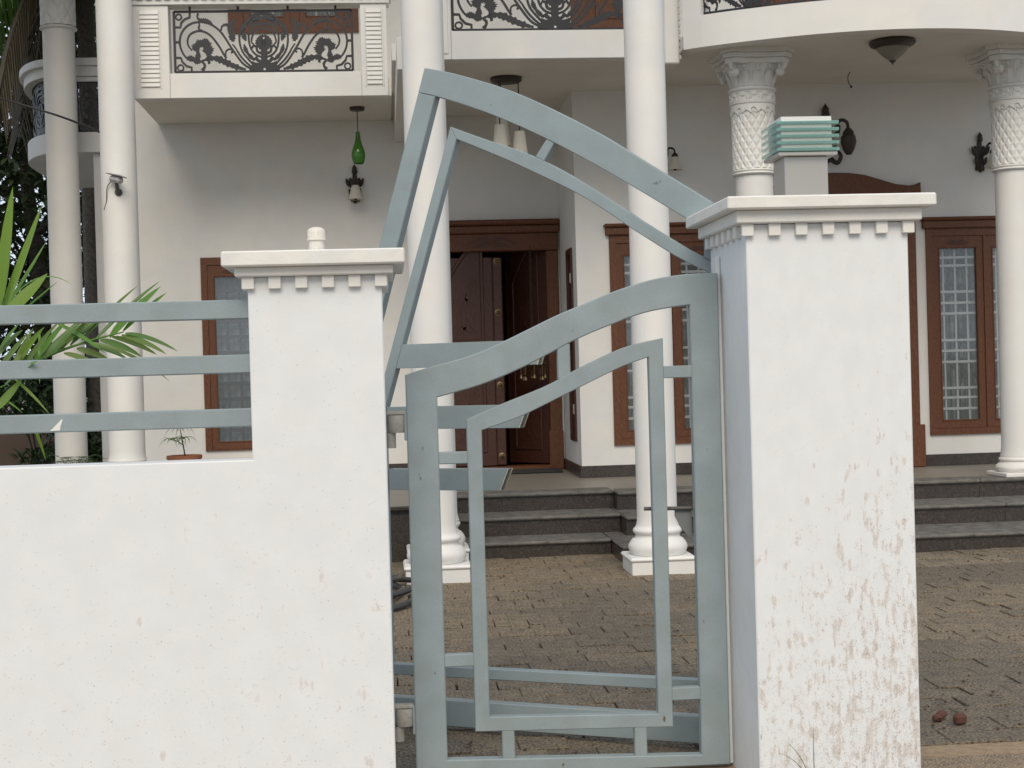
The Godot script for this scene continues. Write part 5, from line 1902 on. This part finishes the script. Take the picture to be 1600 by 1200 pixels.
func crown(o: Node3D, n: String, mesh: Mesh, clumps: Array, per: int) -> void:
	var mm := MultiMesh.new()
	mm.transform_format = MultiMesh.TRANSFORM_3D
	mm.mesh = mesh
	mm.instance_count = clumps.size() * per
	var k := 0
	for c in clumps:
		for i in per:
			var d := Vector3(rng.randfn(), rng.randfn(), rng.randfn()).normalized()
			var r: float = c[1] * pow(rng.randf(), 0.4)
			var p: Vector3 = c[0] + Vector3(d.x * r, d.y * r * 0.75, d.z * r)
			var b := Basis.from_euler(Vector3(rng.randf_range(-2.6, -0.6), rng.randf_range(0, TAU), rng.randf_range(-0.5, 0.5))).scaled(Vector3.ONE * rng.randf_range(0.7, 1.35))
			mm.set_instance_transform(k, Transform3D(b, p))
			k += 1
	var mi := MultiMeshInstance3D.new()
	mi.multimesh = mm
	mi.name = n
	mi.set_meta("kind", "stuff")
	o.add_child(mi, true)

func tree(n: String, at: Vector3, h: float, spread: float, clump_n: int, per: int, lm: Mesh, label: String, low := 0.25) -> void:
	var o := thing(n, at, label, "tree", "")
	begin()
	var tops := []
	tube(curve3([Vector3(0, -0.1, 0), Vector3(0.1, h * 0.3, 0.05), Vector3(-0.1, h * 0.6, 0.1), Vector3(0.05, h * 0.9, 0)], 5), 0.20, 0.05, 9)
	done("trunk", M.bark, o)
	for i in 9:
		var a := i * 2.4
		var y := h * (0.25 + 0.07 * i)
		var e := Vector3(cos(a) * spread * 0.8, y + h * 0.14, sin(a) * spread * 0.8)
		begin()
		tube(bez(Vector3(0, y, 0.05), Vector3(cos(a) * spread * 0.4, y + 0.2, sin(a) * spread * 0.4), e, 7), 0.075, 0.015, 6)
		done("limb", M.bark, o)
		tops.append(e)
	var cl := []
	for i in clump_n:
		var a := rng.randf() * TAU
		var yy := h * lerpf(low, 1.0, rng.randf())
		var rr := spread * sqrt(rng.randf()) * (1.0 - 0.35 * absf(yy / h - 0.55))
		cl.append([Vector3(cos(a) * rr, yy, sin(a) * rr), rng.randf_range(0.5, 0.95)])
	crown(o, "crown", lm, cl, per)

func frond(o: Node3D, a: Vector3, b: Vector3, c: Vector3, ll: float, m: Material, n := 30) -> void:
	begin()
	var p := bez(a, b, c, 14)
	tube(p, 0.022, 0.006, 5)
	for i in n:
		var t := 0.12 + 0.86 * i / n
		var q := a.lerp(b, t).lerp(b.lerp(c, t), t)
		var tg := (b.lerp(c, t) - a.lerp(b, t)).normalized()
		var s := tg.cross(Vector3.UP).normalized()
		for k in [-1.0, 1.0]:
			var l := ll * (0.55 + 0.45 * sin(PI * t)) * rng.randf_range(0.85, 1.1)
			var d: Vector3 = s * k * 0.55 + tg * 0.5 + Vector3(0, -0.55 - 0.4 * rng.randf(), 0)
			leaf(q, q + d * l * 0.45 + Vector3(0, l * 0.10, 0), q + d * l + Vector3(0, -l * 0.25, 0), 0.045, Vector3(0, 1, 0.2), 5)
	done("frond", m, o)

func greenery() -> void:
	var big := leaf_mesh(0.20, 0.085, M.tree_leaf)
	tree("broadleaf_tree", Vector3(-5.6, 0, -25.5), 8.5, 2.6, 74, 170, big, "dark dense tree left of the tall columns, sky glinting through its leaves", 0.05)
	tree("broadleaf_tree", Vector3(-3.9, 0, -28.0), 9.5, 2.8, 80, 170, big, "dark tree behind the palm trunk and the rounded balcony", 0.05)
	tree("broadleaf_tree", Vector3(-7.4, 0, -27.5), 9.0, 2.8, 60, 150, big, "dark tree at the far left edge beyond the garden", 0.05)
	tree("added_shade_tree", Vector3(-6.75, 0, -14.6), 9.0, 2.7, 95, 150, big, "tree added past the left edge, mostly out of view, to shade the far left columns", 0.30)  # added mostly out of view so its shade falls on the left columns
	# palm trunk seen between the columns
	var o := thing("coconut_palm", Vector3(-3.98, 0, -21.6), "ringed grey palm trunk between the two left columns, dry fronds hanging above", "palm tree")
	begin()
	var pr := []
	var y := 0.0
	while y < 7.6:
		var st := rng.randf_range(0.07, 0.16)
		pr.append_array([0.144 - y * 0.004 + rng.randf_range(-0.003, 0.003), y, 0.140 - y * 0.004, y + st * 0.88])
		y += st
	lathe(Vector3.ZERO, pl(pr), 16)
	done("trunk", M.palm_bark, o)
	for i in 14:
		var a := TAU * i / 14 + 0.2
		var up := 1.2 if i % 2 else 0.5
		var r := 2.4
		frond(o, Vector3(0, 7.55, 0), Vector3(cos(a) * r * 0.5, 7.55 + up, sin(a) * r * 0.5), Vector3(cos(a) * r, 6.2 + up * 0.5, sin(a) * r), 0.75, M.palm_dark)
	for i in 7:
		var a := 2.0 + i * 0.55
		frond(o, Vector3(0, 7.45, 0), Vector3(cos(a) * 0.9, 7.4, sin(a) * 0.9), Vector3(cos(a) * 1.25, 4.9 + 0.2 * (i % 3), sin(a) * 1.25), 0.7, M.dry_frond)
	# shrubs at the left, behind the rails
	var small := leaf_mesh(0.13, 0.06, M.shrub_leaf)
	for q in [[Vector3(-4.75, 0, -21.5), 0.55, 1.75, "rounded grey-green bush left of the tall column"], [Vector3(-6.2, 0, -20.0), 1.0, 2.3, "tall dark shrub at the left edge behind the rails"], [Vector3(-3.9, 0, -19.9), 0.42, 1.1, "low shrub between the columns beside the palm trunk"]]:
		var s := thing("shrub", q[0], q[3], "shrub")
		begin()
		for i in 5:
			var a := i * 1.3
			tube(bez(Vector3.ZERO, Vector3(cos(a) * 0.1, q[2] * 0.4, sin(a) * 0.1), Vector3(cos(a) * q[1] * 0.6, q[2] * 0.8, sin(a) * q[1] * 0.6), 5), 0.02, 0.006, 5)
		done("stem", M.bark, s)
		var cl := []
		for i in 16:
			var a := rng.randf() * TAU
			cl.append([Vector3(cos(a) * q[1] * rng.randf(), q[2] * rng.randf_range(0.2, 0.95), sin(a) * q[1] * rng.randf()), q[1] * 0.45])
		crown(s, "foliage", small, cl, 75)
	# fern at the foot of the column
	var f := thing("fern", Vector3(-3.33, 0.44, -16.7), "feathery green fern at the foot of the left tall column", "fern")
	for i in 15:
		var a := i * 2.399
		var l := rng.randf_range(0.22, 0.36)
		begin()
		var p := bez(Vector3.ZERO, Vector3(cos(a) * l * 0.4, l * 1.2, sin(a) * l * 0.4), Vector3(cos(a) * l, l * 0.7, sin(a) * l), 9)
		tube(p, 0.004, 0.002, 4)
		for j in range(2, 10):
			for k in [-1.0, 1.0]:
				var s: Vector3 = Vector3(-sin(a), 0, cos(a)) * k
				leaf(p[j], p[j] + s * 0.03 + Vector3(0, 0.01, 0), p[j] + s * 0.06, 0.018, Vector3(0, 1, 0.3), 3)
		done("fern_frond", M.shrub_leaf, f)
	# low mud-coloured wall far left
	begin()
	bx(-12.0, -4.35, -0.05, 0.95, -22.6, -22.8, 0.01)
	tag(done("garden_wall", M.mud_wall), "low brown wall in the shade behind the left shrubs", "wall")

# ---------------------------------------------------------------- scene
func _ready() -> void:
	rng.seed = 20240611
	var cam := Camera3D.new()
	cam.name = "camera"
	cam.position = Vector3(0, 1.53, 0)
	cam.rotation_degrees = Vector3(-0.6098, -4.6770, -1.6149)
	cam.fov = 28.0725
	cam.near = 0.1
	cam.far = 600.0
	add_child(cam)
	cam.current = true
	var sky := ProceduralSkyMaterial.new()
	sky.sky_top_color = Color(0.70, 0.76, 0.84)
	sky.sky_horizon_color = Color(0.86, 0.905, 0.955)
	sky.sky_curve = 0.25
	sky.ground_bottom_color = Color(0.30, 0.26, 0.22)
	sky.ground_horizon_color = Color(0.55, 0.52, 0.48)
	sky.sky_energy_multiplier = 1.0
	var env := Environment.new()
	env.background_mode = Environment.BG_SKY
	env.sky = Sky.new()
	env.sky.sky_material = sky
	env.tonemap_mode = Environment.TONE_MAPPER_LINEAR
	env.tonemap_exposure = 1.21
	env.sdfgi_enabled = true
	env.ssao_enabled = true
	env.ssil_enabled = true
	var we := WorldEnvironment.new()
	we.name = "environment"
	we.environment = env
	add_child(we)
	var sun := DirectionalLight3D.new()
	sun.name = "sun"
	sun.light_energy = 0.58
	sun.light_color = Color(1.0, 0.965, 0.915)
	sun.light_angular_distance = 36.0
	sun.shadow_enabled = true
	add_child(sun)
	sun.look_at_from_position(Vector3(-0.9, 9, 10), Vector3.ZERO)

	materials()
	ground()
	house()
	boundary()
	main_leaf()
	wicket()
	fittings()
	front_plants()
	greenery()
